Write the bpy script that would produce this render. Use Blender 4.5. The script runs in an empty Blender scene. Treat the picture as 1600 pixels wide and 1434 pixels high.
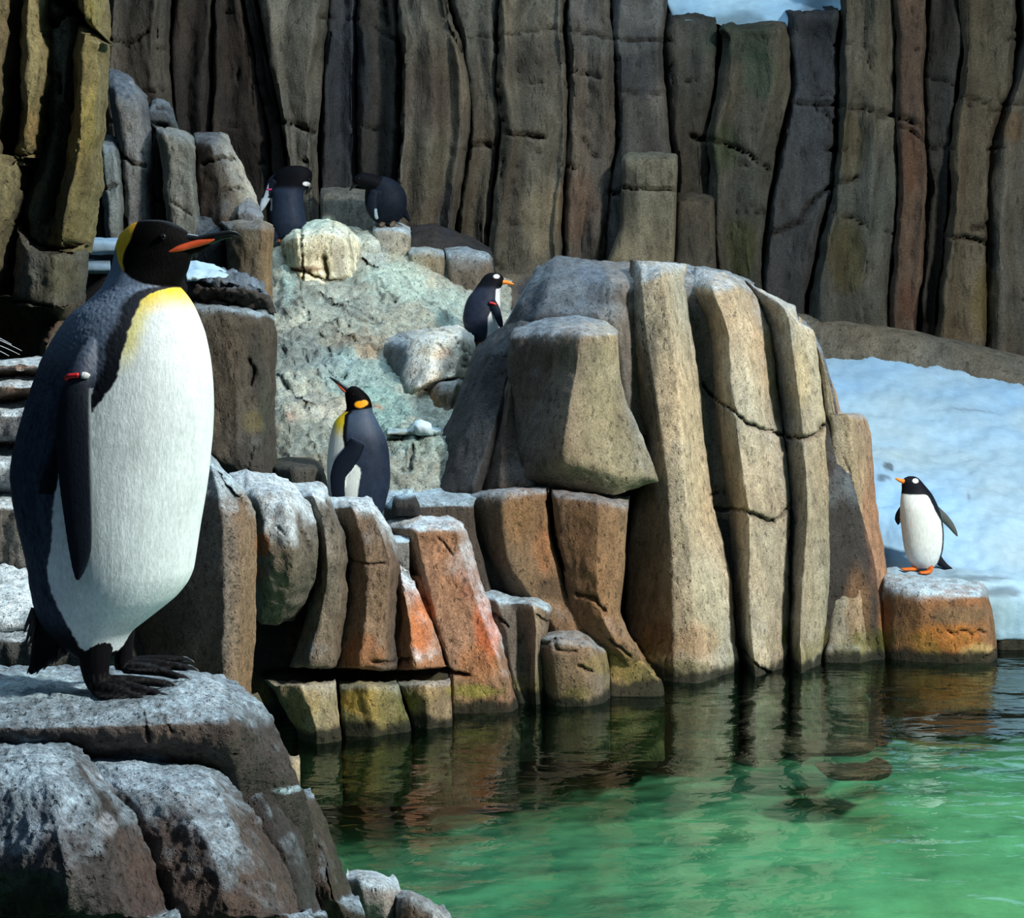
import bpy, math, random
import numpy as np
from mathutils import Vector
from mathutils.bvhtree import BVHTree
from bpy_extras.object_utils import world_to_camera_view  # noqa

# ------------------------------------------------------------------ camera, light, exposure
F, H0, HY = 2500.0, 2.33, 500.0          # focal length in pixels of a 1600 px wide frame, eye height over the water, horizon row
scene = bpy.context.scene
cam_d = bpy.data.cameras.new('camera'); cam = bpy.data.objects.new('camera', cam_d)
scene.collection.objects.link(cam); scene.camera = cam
cam.location = (0, 0, H0); cam.rotation_euler = (math.pi/2, 0, 0)
cam_d.sensor_fit = 'HORIZONTAL'; cam_d.sensor_width = 36.0; cam_d.lens = F/1600*36
cam_d.shift_y = -(717-HY)/1600.0
cam_d.clip_start = 0.05; cam_d.clip_end = 200

scene.view_settings.view_transform = 'Standard'; scene.view_settings.look = 'None'
scene.view_settings.exposure = 0.0; scene.view_settings.gamma = 1.0
scene.view_settings.use_curve_mapping = False

world = bpy.data.worlds.new('world'); scene.world = world; world.use_nodes = True
wn = world.node_tree.nodes; wl = world.node_tree.links; wn.clear()
w_out = wn.new('ShaderNodeOutputWorld'); w_bg = wn.new('ShaderNodeBackground')
w_tc = wn.new('ShaderNodeTexCoord'); w_sep = wn.new('ShaderNodeSeparateXYZ'); w_ramp = wn.new('ShaderNodeValToRGB')
wl.new(w_tc.outputs['Generated'], w_sep.inputs[0]); wl.new(w_sep.outputs['Z'], w_ramp.inputs[0])
w_ramp.color_ramp.elements[0].position = 0.0; w_ramp.color_ramp.elements[0].color = (0.04, 0.055, 0.07, 1)
w_ramp.color_ramp.elements[1].position = 0.9; w_ramp.color_ramp.elements[1].color = (0.42, 0.66, 0.92, 1)
wl.new(w_ramp.outputs[0], w_bg.inputs[0]); w_bg.inputs[1].default_value = 0.32
wl.new(w_bg.outputs[0], w_out.inputs[0])

def area_light(name, loc, target, size, power, color):
    d = bpy.data.lights.new(name, 'AREA'); d.shape = 'DISK'; d.size = size; d.energy = power; d.color = color
    o = bpy.data.objects.new(name, d); scene.collection.objects.link(o); o.location = loc
    o.rotation_euler = (Vector(target)-Vector(loc)).to_track_quat('-Z', 'Y').to_euler()
    return o
# the exhibit's roof lamps: a warm key over the right bank, a cool skylight over the pool
area_light('roof_lamp', (8.6, 2.0, 9.0), (0.8, 10.5, 0.8), 1.3, 3200, (1.0, 0.955, 0.87))
area_light('skylight', (-0.3, 12.2, 9.2), (-0.3, 11.2, 0), 4.5, 500, (0.62, 0.84, 1.0))

# ------------------------------------------------------------------ numeric helpers
def lin(c):
    c = np.asarray(c, float)/255.0
    return np.where(c <= 0.04045, c/12.92, ((c+0.055)/1.055)**2.4)

def at(px, py, Y):
    px, py, Y = np.broadcast_arrays(np.asarray(px, float), np.asarray(py, float), np.asarray(Y, float))
    return np.stack([(px-800.0)/F*Y, Y, H0-(py-HY)/F*Y], -1)

_rng = np.random.RandomState(7)
_perm = np.tile(_rng.permutation(256), 3)
_g = _rng.normal(size=(256, 3)); _g /= np.linalg.norm(_g, axis=1)[:, None]
def perlin(p):
    p = np.asarray(p, float); i = np.floor(p).astype(int); f = p-i; i &= 255
    u = f*f*f*(f*(f*6-15)+10)
    def gr(dx, dy, dz):
        h = _perm[_perm[_perm[(i[..., 0]+dx) & 255]+((i[..., 1]+dy) & 255)]+((i[..., 2]+dz) & 255)]
        return (_g[h]*(f-np.array([dx, dy, dz]))).sum(-1)
    x00 = gr(0,0,0)*(1-u[...,0])+gr(1,0,0)*u[...,0]; x10 = gr(0,1,0)*(1-u[...,0])+gr(1,1,0)*u[...,0]
    x01 = gr(0,0,1)*(1-u[...,0])+gr(1,0,1)*u[...,0]; x11 = gr(0,1,1)*(1-u[...,0])+gr(1,1,1)*u[...,0]
    y0 = x00*(1-u[...,1])+x10*u[...,1]; y1 = x01*(1-u[...,1])+x11*u[...,1]
    return (y0*(1-u[...,2])+y1*u[...,2])*1.6
def fbm(p, o=4, gain=0.5):
    r = 0; a = 1.0; s = 0
    for k in range(o):
        r = r+a*perlin(p*(2.03**k)+k*13.7); s += a; a *= gain
    return r/s
def smooth01(x): x = np.clip(x, 0, 1); return x*x*(3-2*x)

def seg_dist(px, py, line):
    d = np.full(px.shape, 1e9)
    for (x0, y0), (x1, y1) in zip(line[:-1], line[1:]):
        vx, vy = x1-x0, y1-y0; L = vx*vx+vy*vy+1e-9
        t = np.clip(((px-x0)*vx+(py-y0)*vy)/L, 0, 1)
        d = np.minimum(d, np.hypot(px-x0-t*vx, py-y0-t*vy))
    return d

# ------------------------------------------------------------------ materials
def mat_vertex(name, rough=0.8, bump=0.4, scale=30.0, var=0.35, pits=0.0, spec=0.35, stretch=(1, 1, 1), sheen=0.0, bdist=0.01, speck=None, lumspec=False):
    m = bpy.data.materials.new(name); m.use_nodes = True; n = m.node_tree.nodes; l = m.node_tree.links
    b = n['Principled BSDF']; b.inputs['Roughness'].default_value = rough; b.inputs['Specular IOR Level'].default_value = spec
    if sheen: b.inputs['Sheen Weight'].default_value = sheen
    a = n.new('ShaderNodeAttribute'); a.attribute_name = 'Col'
    geo = n.new('ShaderNodeNewGeometry'); mp = n.new('ShaderNodeMapping'); mp.inputs['Scale'].default_value = stretch
    l.new(geo.outputs['Position'], mp.inputs['Vector'])
    t1 = n.new('ShaderNodeTexNoise'); t1.inputs['Scale'].default_value = scale; t1.inputs['Detail'].default_value = 8; t1.inputs['Roughness'].default_value = 0.72
    l.new(mp.outputs[0], t1.inputs['Vector'])
    mr = n.new('ShaderNodeMapRange'); mr.inputs[1].default_value = 0.3; mr.inputs[2].default_value = 0.7
    mr.inputs[3].default_value = 1-var; mr.inputs[4].default_value = 1+var
    l.new(t1.outputs['Fac'], mr.inputs[0])
    mul = n.new('ShaderNodeVectorMath'); mul.operation = 'SCALE'; l.new(a.outputs['Color'], mul.inputs[0]); l.new(mr.outputs[0], mul.inputs['Scale'])
    last = mul.outputs[0]
    hgt = t1.outputs['Fac']
    if pits:
        v = n.new('ShaderNodeTexNoise'); v.inputs['Scale'].default_value = scale*2.6; v.inputs['Detail'].default_value = 3
        l.new(mp.outputs[0], v.inputs['Vector'])
        r = n.new('ShaderNodeMapRange'); r.inputs[1].default_value = 0.30; r.inputs[2].default_value = 0.42; r.inputs[3].default_value = 1-pits; r.inputs[4].default_value = 1.0
        l.new(v.outputs['Fac'], r.inputs[0])
        m2 = n.new('ShaderNodeVectorMath'); m2.operation = 'SCALE'; l.new(last, m2.inputs[0]); l.new(r.outputs[0], m2.inputs['Scale']); last = m2.outputs[0]
        ad = n.new('ShaderNodeMath'); ad.operation = 'ADD'; l.new(hgt, ad.inputs[0]); l.new(r.outputs[0], ad.inputs[1]); hgt = ad.outputs[0]
    if speck:
        v = n.new('ShaderNodeTexNoise'); v.inputs['Scale'].default_value = scale*speck[0]; v.inputs['Detail'].default_value = 2; v.inputs['Roughness'].default_value = 0.8
        l.new(geo.outputs['Position'], v.inputs['Vector'])
        r = n.new('ShaderNodeMapRange'); r.inputs[1].default_value = 0.32; r.inputs[2].default_value = 0.68; r.inputs[3].default_value = 1-speck[1]; r.inputs[4].default_value = 1+speck[1]
        l.new(v.outputs['Fac'], r.inputs[0])
        m2 = n.new('ShaderNodeVectorMath'); m2.operation = 'SCALE'; l.new(last, m2.inputs[0]); l.new(r.outputs[0], m2.inputs['Scale']); last = m2.outputs[0]
        ad = n.new('ShaderNodeMath'); ad.operation = 'MULTIPLY_ADD'; ad.inputs[1].default_value = 0.35; l.new(v.outputs['Fac'], ad.inputs[0]); l.new(hgt, ad.inputs[2]); hgt = ad.outputs[0]
    l.new(last, b.inputs['Base Color'])
    if lumspec:      # pale stiff feathers shine, sooty ones are matt
        bw = n.new('ShaderNodeRGBToBW'); l.new(a.outputs['Color'], bw.inputs[0])
        ma = n.new('ShaderNodeMapRange'); ma.inputs[1].default_value = 0.004; ma.inputs[2].default_value = 0.05; ma.inputs[3].default_value = 0.03; ma.inputs[4].default_value = spec
        l.new(bw.outputs[0], ma.inputs[0]); l.new(ma.outputs[0], b.inputs['Specular IOR Level'])
    bp = n.new('ShaderNodeBump'); bp.inputs['Strength'].default_value = bump; bp.inputs['Distance'].default_value = bdist
    l.new(hgt, bp.inputs['Height']); l.new(bp.outputs[0], b.inputs['Normal'])
    return m
def mat_plain(name, rgb, rough=0.5, spec=0.5, var=0.15, scale=60):
    m = bpy.data.materials.new(name); m.use_nodes = True; n = m.node_tree.nodes; l = m.node_tree.links
    b = n['Principled BSDF']; b.inputs['Roughness'].default_value = rough; b.inputs['Specular IOR Level'].default_value = spec
    t = n.new('ShaderNodeTexNoise'); t.inputs['Scale'].default_value = scale; t.inputs['Detail'].default_value = 4
    geo = n.new('ShaderNodeNewGeometry'); l.new(geo.outputs['Position'], t.inputs['Vector'])
    r = n.new('ShaderNodeValToRGB'); c = lin(rgb)
    r.color_ramp.elements[0].position = 0.3; r.color_ramp.elements[1].position = 0.7
    r.color_ramp.elements[0].color = (*(c*(1-var)), 1); r.color_ramp.elements[1].color = (*np.minimum(c*(1+var), 1), 1)
    l.new(t.outputs['Fac'], r.inputs[0]); l.new(r.outputs[0], b.inputs['Base Color'])
    return m
M_ROCK = mat_vertex('weathered_rock', rough=0.82, bump=0.55, scale=14, var=0.42, pits=0.5, stretch=(1, 1, 0.55), bdist=0.035, speck=(6, 0.38))
M_FAR = mat_vertex('far_rock', rough=0.9, bump=0.5, scale=7, var=0.40, pits=0.4, stretch=(1, 1, 0.3), spec=0.2, bdist=0.06, speck=(8, 0.35))
M_NEAR = mat_vertex('near_rock', rough=0.6, bump=0.9, scale=30, var=0.6, pits=0.55, bdist=0.012, speck=(5, 0.4))
M_SNOW = mat_vertex('snow', rough=0.7, bump=0.5, scale=9, var=0.10, spec=0.3, bdist=0.02)
M_BED = mat_vertex('pool_bed', rough=0.9, bump=0.2, scale=3.0, var=0.25, spec=0.1)

# ------------------------------------------------------------------ object helpers
col = scene.collection
def tag(o, label=None, cat=None, group=None, kind=None):
    if label: o['label'] = label
    if cat: o['category'] = cat
    if group: o['group'] = group
    if kind: o['kind'] = kind
    return o
def empty(name, loc, label=None, cat=None, group=None, kind=None):
    o = bpy.data.objects.new(name, None); col.objects.link(o); o.location = tuple(float(v) for v in loc); o.empty_display_size = 0.1
    return tag(o, label, cat, group, kind)
def link(name, me, mat, parent=None):
    o = bpy.data.objects.new(name, me); col.objects.link(o)
    if mat: me.materials.append(mat)
    if parent is not None:
        o.parent = parent; o.location = -Vector(parent.location) if parent.type == 'EMPTY' and parent.parent is None else (0, 0, 0)
    return o
def mesh_np(name, V, faces, colr=None, smooth=True):
    me = bpy.data.meshes.new(name)
    me.from_pydata([tuple(v) for v in V.tolist()], [], faces)
    if smooth: me.polygons.foreach_set('use_smooth', np.ones(len(me.polygons), bool))
    if colr is not None:
        at_ = me.color_attributes.new('Col', 'FLOAT_COLOR', 'POINT')
        c4 = np.ones((len(V), 4)); c4[:, :3] = colr
        at_.data.foreach_set('color', c4.astype(np.float32).ravel())
    me.update()
    return me

CRACKS = []      # (polyline px, width px, depth m)
BLOBS = []       # (cx, cy, rx, ry, rgb, strength, blend) rust, algae, guano and wet stains, plus painted facet light and shade

def catmull(P, t):
    n = len(P)
    if n == 2: return P[0]*(1-t[:, None, None])+P[1]*t[:, None, None]
    out = []
    k = np.clip(np.floor(t).astype(int), 0, n-2); f = (t-k)[:, None, None]
    p0 = P[np.clip(k-1, 0, n-1)]; p1 = P[k]; p2 = P[k+1]; p3 = P[np.clip(k+2, 0, n-1)]
    m1 = (p2-p0)*0.35; m2 = (p3-p1)*0.35
    return (2*f**3-3*f**2+1)*p1+(f**3-2*f**2+f)*m1+(-2*f**3+3*f**2)*p2+(f**3-f**2)*m2

def grid_of(ctrl, step, rnd):
    """refine a control grid (rows, columns, 3) of (px, py, Y)"""
    R, C, _ = ctrl.shape
    rows_t = [0.0]
    for i in range(R-1):
        d = np.abs(ctrl[i+1, :, 1]-ctrl[i, :, 1]).max(); dd = np.abs(ctrl[i+1, :, 2]-ctrl[i, :, 2]).max()*40
        off = ctrl[i, :, 1].min() > 1460
        n = int(np.clip(math.ceil(max(d, dd)/step), 2, 6 if off else 260)); rows_t += list(i+np.arange(1, n+1)/n)
    G = catmull(ctrl, np.minimum(np.array(rows_t), R-1-1e-9))
    us = [0.0]
    for j in range(C-1):
        d = np.hypot(ctrl[:, j+1, 0]-ctrl[:, j, 0], (ctrl[:, j+1, 1]-ctrl[:, j, 1])*0.5).max()
        n = int(np.clip(math.ceil(d/step), 2, 260)); us += list(j+np.arange(1, n+1)/n)
    us = np.minimum(np.array(us), C-1-1e-9); k = np.floor(us).astype(int); f = (us-k)[None, :, None]
    G = G[:, k]*(1-f)+G[:, k+1]*f
    for _ in range(rnd):
        A = G.copy(); A[1:-1] = (G[:-2]+2*G[1:-1]+G[2:])/4; A[:, 1:-1] = (A[:, :-2]+2*A[:, 1:-1]+A[:, 2:])/4
        A[:, 0] = G[:, 0]; A[:, -1] = G[:, -1]; A[0] = G[0]; A[-1] = G[-1]
        G = A
    return G

def patch(name, ctrl, base, parent=None, mat=None, step=4.0, back=0.5, rnd=1, amp=0.012, amp2=0.004, dust=0.0, dustcol=(170, 195, 210),
          edge=0.06, edge_w=3.0, seed=0.0, wet=True, shrink=0.12, streak=0.25, freq=4.0, wob=3.0, moss=0.0, backdown=None, cvar=0.18, dthr=0.30):
    ctrl = np.asarray(ctrl, float)
    G = grid_of(ctrl, step, rnd)
    nr, nc, _ = G.shape
    px, py, Y = G[..., 0], G[..., 1], G[..., 2]
    P = at(px, py, Y)
    # wander of the outline and of the facet creases
    s = Y/F
    PW = np.stack([px/110.0, Y*0.15, py/110.0], -1); w1 = fbm(PW, 4, .6); w2 = fbm(PW+40, 4, .6)
    P[..., 0] += w1*wob*s; P[..., 2] += w2*wob*0.7*s
    du = np.gradient(P, axis=1); dv = np.gradient(P, axis=0)
    N = np.cross(du, dv); N /= np.linalg.norm(N, axis=-1)[..., None]+1e-12
    if ((N*(P-np.array([0, 0, H0]))).sum(-1) > 0).mean() > 0.5: N = -N
    fs = 10.0/np.maximum(Y.mean(), 2.5)*freq/4.0
    Q = P*np.array([1, 1, 0.6])
    coarse = fbm(Q*3.0*fs+seed, 4); fine = fbm(Q*14*fs+seed+9, 3, 0.6); ridge = -np.abs(fbm(Q*np.array([6, 6, 1.5])*fs+seed+31, 3))
    P += N*(coarse*amp+fine*amp2*1.3+ridge*amp*0.7)[..., None]
    # rounded, sunk borders: joints between neighbouring stones
    if edge > 0:
        xr = np.minimum(np.abs(px-px[:, :1]), np.abs(px-px[:, -1:]))
        P[..., 1] += edge*np.exp(-(xr/edge_w)**1.3)
    cd = np.zeros(px.shape)
    bx0, bx1, by0, by1 = px.min()-10, px.max()+10, py.min()-10, py.max()+10
    jit = fbm(P*22*fs+seed, 3)
    for line, w, dep in CRACKS:
        xs = [q[0] for q in line]; ys = [q[1] for q in line]
        if max(xs) < bx0 or min(xs) > bx1 or max(ys) < by0 or min(ys) > by1: continue
        d = seg_dist(px+jit*5, py+fine*5, line); k = np.exp(-(d/(w*(0.55+0.8*np.abs(coarse))))**2)
        P[..., 1] += dep*k; cd = np.maximum(cd, k)
    # colour: the stone's colour with some painted facet shade, streaks, stains, algae at the waterline, frost and guano on the flats
    c = np.asarray(base, float)
    c = lin(c)
    if c.ndim == 1: C = np.broadcast_to(c, P.shape).copy()
    else:   # one colour per control column
        uu = np.linspace(0, 1, nc)
        seg = []
        C0 = c
        js = np.interp(np.arange(nc), np.linspace(0, nc-1, 400), np.linspace(0, 1, 400))
        pos = np.linspace(0, 1, len(C0)); C = np.stack([np.interp(js, pos, C0[:, q]) for q in range(3)], -1)[None].repeat(nr, 0)
    tone = fbm(Q*np.array([1.6, 1.6, 0.7])*fs+seed+3, 4)
    hue = fbm(Q*1.3*fs+seed+77, 3)
    st = fbm(P*np.array([9, 9, 0.9])*fs+seed+5, 3)
    C *= (1+tone*cvar*2.6+st*streak*1.3)[..., None].clip(0.3, 2.2)
    C[..., 0] *= 1+hue*0.25; C[..., 2] *= 1-hue*0.25
    for (cx, cy, rx, ry, rgb, sg, *k) in BLOBS:
        if cx+rx*1.8 < bx0 or cx-rx*1.8 > bx1 or cy+ry*1.8 < by0 or cy-ry*1.8 > by1: continue
        d = np.sqrt(((px-cx)/rx)**2+((py-cy)/ry)**2)+0.45*fbm(P*4.0*fs+seed+cx, 4)+0.12*fine
        m = (smooth01((1.25-d)/0.6)*sg)[..., None]
        C = C*(1-m)+lin(rgb)*m
    if dust > 0:
        sm = N[..., 2]
        dm = smooth01((sm-dthr+coarse*0.5+fine*0.25)/0.45)*dust
        dm = dm*(1-0.5*smooth01((fine+0.15)/0.4))
        dm = dm[..., None]; C = C*(1-dm)+lin(dustcol)*dm
    if wet:
        z = P[..., 2]
        mm = (smooth01((0.30-z)/0.22)*smooth01((fbm(P*5*fs+seed+60, 3)+0.12)/0.35)*(z > 0))[..., None]*0.55
        C = C*(1-mm)+lin((96, 92, 38))*mm
        m = (smooth01((0.10+0.07*coarse+0.05*fine-z)/0.05)*smooth01((z+0.14)/0.1))[..., None]*0.93
        C = C*(1-m)+lin((20, 24, 18))*m
        C *= (1-0.45*smooth01(-z/0.1))[..., None]
    C *= (1-0.6*cd)[..., None]
    V = P.reshape(-1, 3); Cf = C.reshape(-1, 3)
    idx = np.arange(nr*nc).reshape(nr, nc)
    quads = np.stack([idx[:-1, :-1], idx[1:, :-1], idx[1:, 1:], idx[:-1, 1:]], -1).reshape(-1, 4)
    ring = list(idx[0, :])+list(idx[1:, -1])+list(idx[-1, -2::-1])+list(idx[-2:0:-1, 0])
    ring = np.array(ring)
    cxm, cym = px.mean(), py.mean()
    rp = np.stack([px.ravel()[ring], py.ravel()[ring], Y.ravel()[ring]], -1)
    bp = rp.copy(); bp[:, 0] = cxm+(rp[:, 0]-cxm)*(1-shrink); bp[:, 1] = cym+(rp[:, 1]-cym)*(1-shrink); bp[:, 2] = rp[:, 2]*0.35+Y.max()*0.65+back
    if backdown is not None: bp[:, 1] = np.maximum(bp[:, 1], backdown)
    B = at(bp[:, 0], bp[:, 1], bp[:, 2]); cen = B.mean(0, keepdims=True)
    n0 = len(V); m = len(ring)
    V2 = np.concatenate([V, B, cen]); C2 = np.concatenate([Cf, Cf[ring], Cf[ring].mean(0, keepdims=True)])
    k = np.arange(m); k2 = (k+1) % m
    side = np.stack([ring[k], ring[k2], n0+k2, n0+k], -1)
    cap = [(int(n0+a), int(n0+b), n0+m) for a, b in zip(k, k2)]
    fl = quads.tolist()+side.tolist()+cap
    me = mesh_np(name, V2, fl, C2.clip(0.002, 0.95))
    return link(name, me, mat or M_ROCK, parent)

def rows(data):
    """data: list of (xs, ys, Ys); ys and Ys may be numbers"""
    out = []
    for xs, ys, Ys in data:
        n = len(xs); ys = [ys]*n if np.isscalar(ys) else list(ys); Ys = [Ys]*n if np.isscalar(Ys) else list(Ys)
        assert len(ys) == n and len(Ys) == n, (xs, ys, Ys)
        out.append([[x, y, Y] for x, y, Y in zip(xs, ys, Ys)])
    return np.array(out, float)

def thing_rock(name, label, data, base, cat='rock', group=None, **kw):
    o = patch(name, rows(data), base, None, **kw)
    return tag(o, label, cat, group)
# ================================================================== THE SETTING
# ---- pool: bed, water ----
def flat_grid(x0, x1, y0, y1, n, zf):
    xs = np.linspace(x0, x1, n); ys = np.linspace(y0, y1, n)
    X, Yg = np.meshgrid(xs, ys); Z = zf(X, Yg); V = np.stack([X, Yg, Z], -1).reshape(-1, 3)
    idx = np.arange(n*n).reshape(n, n)
    return V, np.stack([idx[:-1, :-1], idx[:-1, 1:], idx[1:, 1:], idx[1:, :-1]], -1).reshape(-1, 4).tolist(), X, Yg
V, Fc, X, Yg = flat_grid(-9, 16, 0.5, 15, 260, lambda x, y: -0.60+0.05*fbm(np.stack([x, y, x*0], -1)*0.9, 3))
tone = fbm(np.stack([X*1.2, Yg*1.2, X*0], -1), 4).reshape(-1, 1); big = fbm(np.stack([X*0.35+5, Yg*0.5, X*0], -1), 3).reshape(-1, 1)
cb = lin((96, 146, 118))*(1+0.5*tone)+lin((140, 158, 108))*smooth01(big*1.5+0.3)*0.30
o = link('floor', mesh_np('pool_bed', V, Fc, cb.clip(0.01, 1)), M_BED); tag(o, 'pale green painted floor of the penguin pool under the water', 'floor', kind='structure')

def water_mat():
    m = bpy.data.materials.new('pool_water'); m.use_nodes = True; n = m.node_tree.nodes; l = m.node_tree.links; n.clear()
    out = n.new('ShaderNodeOutputMaterial'); tr = n.new('ShaderNodeBsdfTransparent'); gl = n.new('ShaderNodeBsdfGlossy')
    tr.inputs[0].default_value = (0.66, 0.87, 0.76, 1); gl.inputs['Roughness'].default_value = 0.015; gl.inputs[0].default_value = (0.9, 1, 1, 1)
    fr = n.new('ShaderNodeFresnel'); fr.inputs[0].default_value = 1.33; mx = n.new('ShaderNodeMixShader')
    geo = n.new('ShaderNodeNewGeometry')
    def nz(scale, sx, sy, det, rot=0.0, dist=0.0):
        mp = n.new('ShaderNodeMapping'); mp.inputs['Scale'].default_value = (sx, sy, 1); mp.inputs['Rotation'].default_value = (0, 0, rot)
        t = n.new('ShaderNodeTexNoise'); t.inputs['Scale'].default_value = scale; t.inputs['Detail'].default_value = det; t.inputs['Distortion'].default_value = dist
        l.new(geo.outputs['Position'], mp.inputs[0]); l.new(mp.outputs[0], t.inputs['Vector']); return t.outputs['Fac']
    a = nz(2.6, 0.55, 1.0, 2, 0.12, 0.4); b = nz(9.0, 0.6, 1.0, 3, -0.2, 0.6)
    s = n.new('ShaderNodeMath'); s.operation = 'MULTIPLY'; s.inputs[1].default_value = 0.22; l.new(b, s.inputs[0])
    ad = n.new('ShaderNodeMath'); ad.operation = 'ADD'; l.new(a, ad.inputs[0]); l.new(s.outputs[0], ad.inputs[1])
    bp = n.new('ShaderNodeBump'); bp.inputs['Strength'].default_value = 1.0; bp.inputs['Distance'].default_value = 0.03
    l.new(ad.outputs[0], bp.inputs['Height'])
    l.new(bp.outputs[0], gl.inputs['Normal']); l.new(bp.outputs[0], fr.inputs['Normal'])
    l.new(fr.outputs[0], mx.inputs[0]); l.new(tr.outputs[0], mx.inputs[1]); l.new(gl.outputs[0], mx.inputs[2]); l.new(mx.outputs[0], out.inputs[0])
    return m
V, Fc, X, Yg = flat_grid(-9, 16, 0.5, 14.5, 40, lambda x, y: x*0)
o = link('pool_water', mesh_np('pool_water', V, Fc), water_mat())
tag(o, 'clear rippled green pool water between the rock banks', 'water', kind='stuff')

# ---- earth behind and under the banks, so that nothing is open behind the stones ----
V, Fc, X, Yg = flat_grid(-24, 26, 10.9, 24, 60, lambda x, y: -0.2+0.10*(y-11)*(x > -9)+0.08*fbm(np.stack([x, y, x*0], -1), 3))
o = link('ground', mesh_np('ground', V, Fc, np.tile(lin((45, 43, 40)), (len(V), 1))), M_FAR); tag(o, 'dark ground behind the rock banks', 'ground', kind='structure')

# ---- back wall of basalt-like columns ----
# boundary lines between columns: {row: x}; rows in px
YR = np.array([-70, 0, 60, 130, 210, 290, 370, 450, 520, 600])
def bl(pts):
    pts = sorted(pts, key=lambda q: q[1]); xs = [p[0] for p in pts]; ys = [p[1] for p in pts]
    return lambda y: np.interp(y, ys, xs)
WY = 16.6
wall = link('wall_back', mesh_np('wall_back', at(np.array([-2600, 4200, 4200, -2600]), np.array([-420, -420, 640, 640]), 18.0), [(0, 1, 2, 3)],
            np.tile(lin((24, 25, 26)), (4, 1))), M_FAR)
tag(wall, 'dark rock wall of tall basalt columns behind the exhibit', 'wall', kind='structure')
B = [  # boundaries, left to right
    bl([(60, 0), (60, 600)]), bl([(165, 0), (160, 200), (150, 600)]),
    bl([(268, 0), (262, 90), (272, 200), (300, 330), (310, 600)]),
    bl([(333, 0), (325, 130), (322, 300), (320, 600)]),
    bl([(378, 0), (392, 70), (410, 160), (420, 250), (420, 600)]),
    bl([(400, 0), (420, 100), (440, 180), (450, 300), (450, 600)]),
    bl([(512, 0), (508, 60), (498, 180), (495, 270), (500, 600)]),
    bl([(556, 0), (555, 200), (558, 600)]),
    bl([(618, 0), (623, 60), (624, 200), (615, 300), (612, 600)]),
    bl([(700, 0), (718, 60), (738, 100), (735, 160), (727, 260), (715, 360), (715, 600)]),
    bl([(776, 0), (776, 60), (776, 140), (782, 200), (770, 300), (760, 400), (765, 600)]),
    bl([(885, 0), (884, 60), (888, 130), (885, 250), (878, 400), (878, 600)]),
    bl([(955, 0), (960, 60), (962, 160), (965, 240), (952, 320), (945, 400), (945, 600)]),
    bl([(1045, 0), (1040, 60), (1042, 200), (1058, 300), (1056, 420), (1056, 600)]),
    bl([(1107, 0), (1125, 35), (1130, 80), (1108, 200), (1112, 300), (1118, 420), (1125, 600)]),
    bl([(1232, 0), (1230, 30), (1238, 130), (1210, 250), (1198, 350), (1192, 420), (1190, 600)]),
    bl([(1312, 0), (1312, 200), (1305, 290), (1275, 400), (1262, 500), (1262, 600)]),
    bl([(1398, 0), (1402, 60), (1406, 200), (1402, 340), (1392, 500), (1392, 600)]),
    bl([(1450, 0), (1448, 60), (1446, 200), (1454, 280), (1448, 380), (1436, 500), (1436, 600)]),
    bl([(1502, 0), (1506, 60), (1494, 200), (1486, 320), (1472, 420), (1466, 500), (1460, 600)]),
    bl([(1592, 0), (1597, 100), (1545, 240), (1550, 330), (1545, 420), (1540, 600)]),
    bl([(1690, 0), (1700, 600)]), bl([(1790, 0), (1790, 600)]),
]
for q in range(8): B.append(bl([(1900+q*115, 0), (1895+q*115, 600)]))
CT = [-70, -70, -70, -70, -70, -70, -70, -70, -70, -70, -70, -70, -70, 28, 42, 20, -70, -70, -70, -70, -70, -70]
CT += [-70]*8
CC = [(70, 68, 66), (104, 98, 88), (62, 54, 48), (50, 44, 40), (44, 40, 38), (110, 106, 94), (52, 56, 62), (56, 54, 50), (98, 92, 80),  # column tones, lit and shadowed columns painted lighter and darker
      (92, 86, 74), (104, 98, 84), (92, 88, 82), (86, 86, 84), (60, 58, 52), (72, 72, 64), (58, 60, 62), (76, 76, 68), (88, 72, 60), (54, 54, 52),
      (86, 80, 66), (84, 82, 74), (70, 68, 62)]
CC += [CC[13+q % 8] for q in range(8)]
CD = [0, 0.0, 0.5, 0.45, 0.4, -0.1, 0.55, 0.35, -0.15, 0.15, -0.2, 0.0, 0.1, 0.45, 0.2, 0.35, 0.15, 0.0, 0.5, 0.05, 0.1, 0]
RG_OLD = [(.5,), (.35, .75), (.5,), (.4,), (.5,), (.3, .75), (.55,), (.5,), (.2, .5, .8), (.5,), (.25, .6, .85), (.4, .75), (.5,), (.4, .7), (.3, .7), (.5,), (.35, .65), (.5,), (.4,), (.4,), (.3, .7), (.5,)]
RG_OLD += [(.4,), (.5,), (.3, .7), (.6,)]*2; CD += [.1, .3, 0, .2]*2
RG = [tuple(sorted(set(list(r)+[0.12, 0.9]))) for r in RG_OLD]
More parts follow.
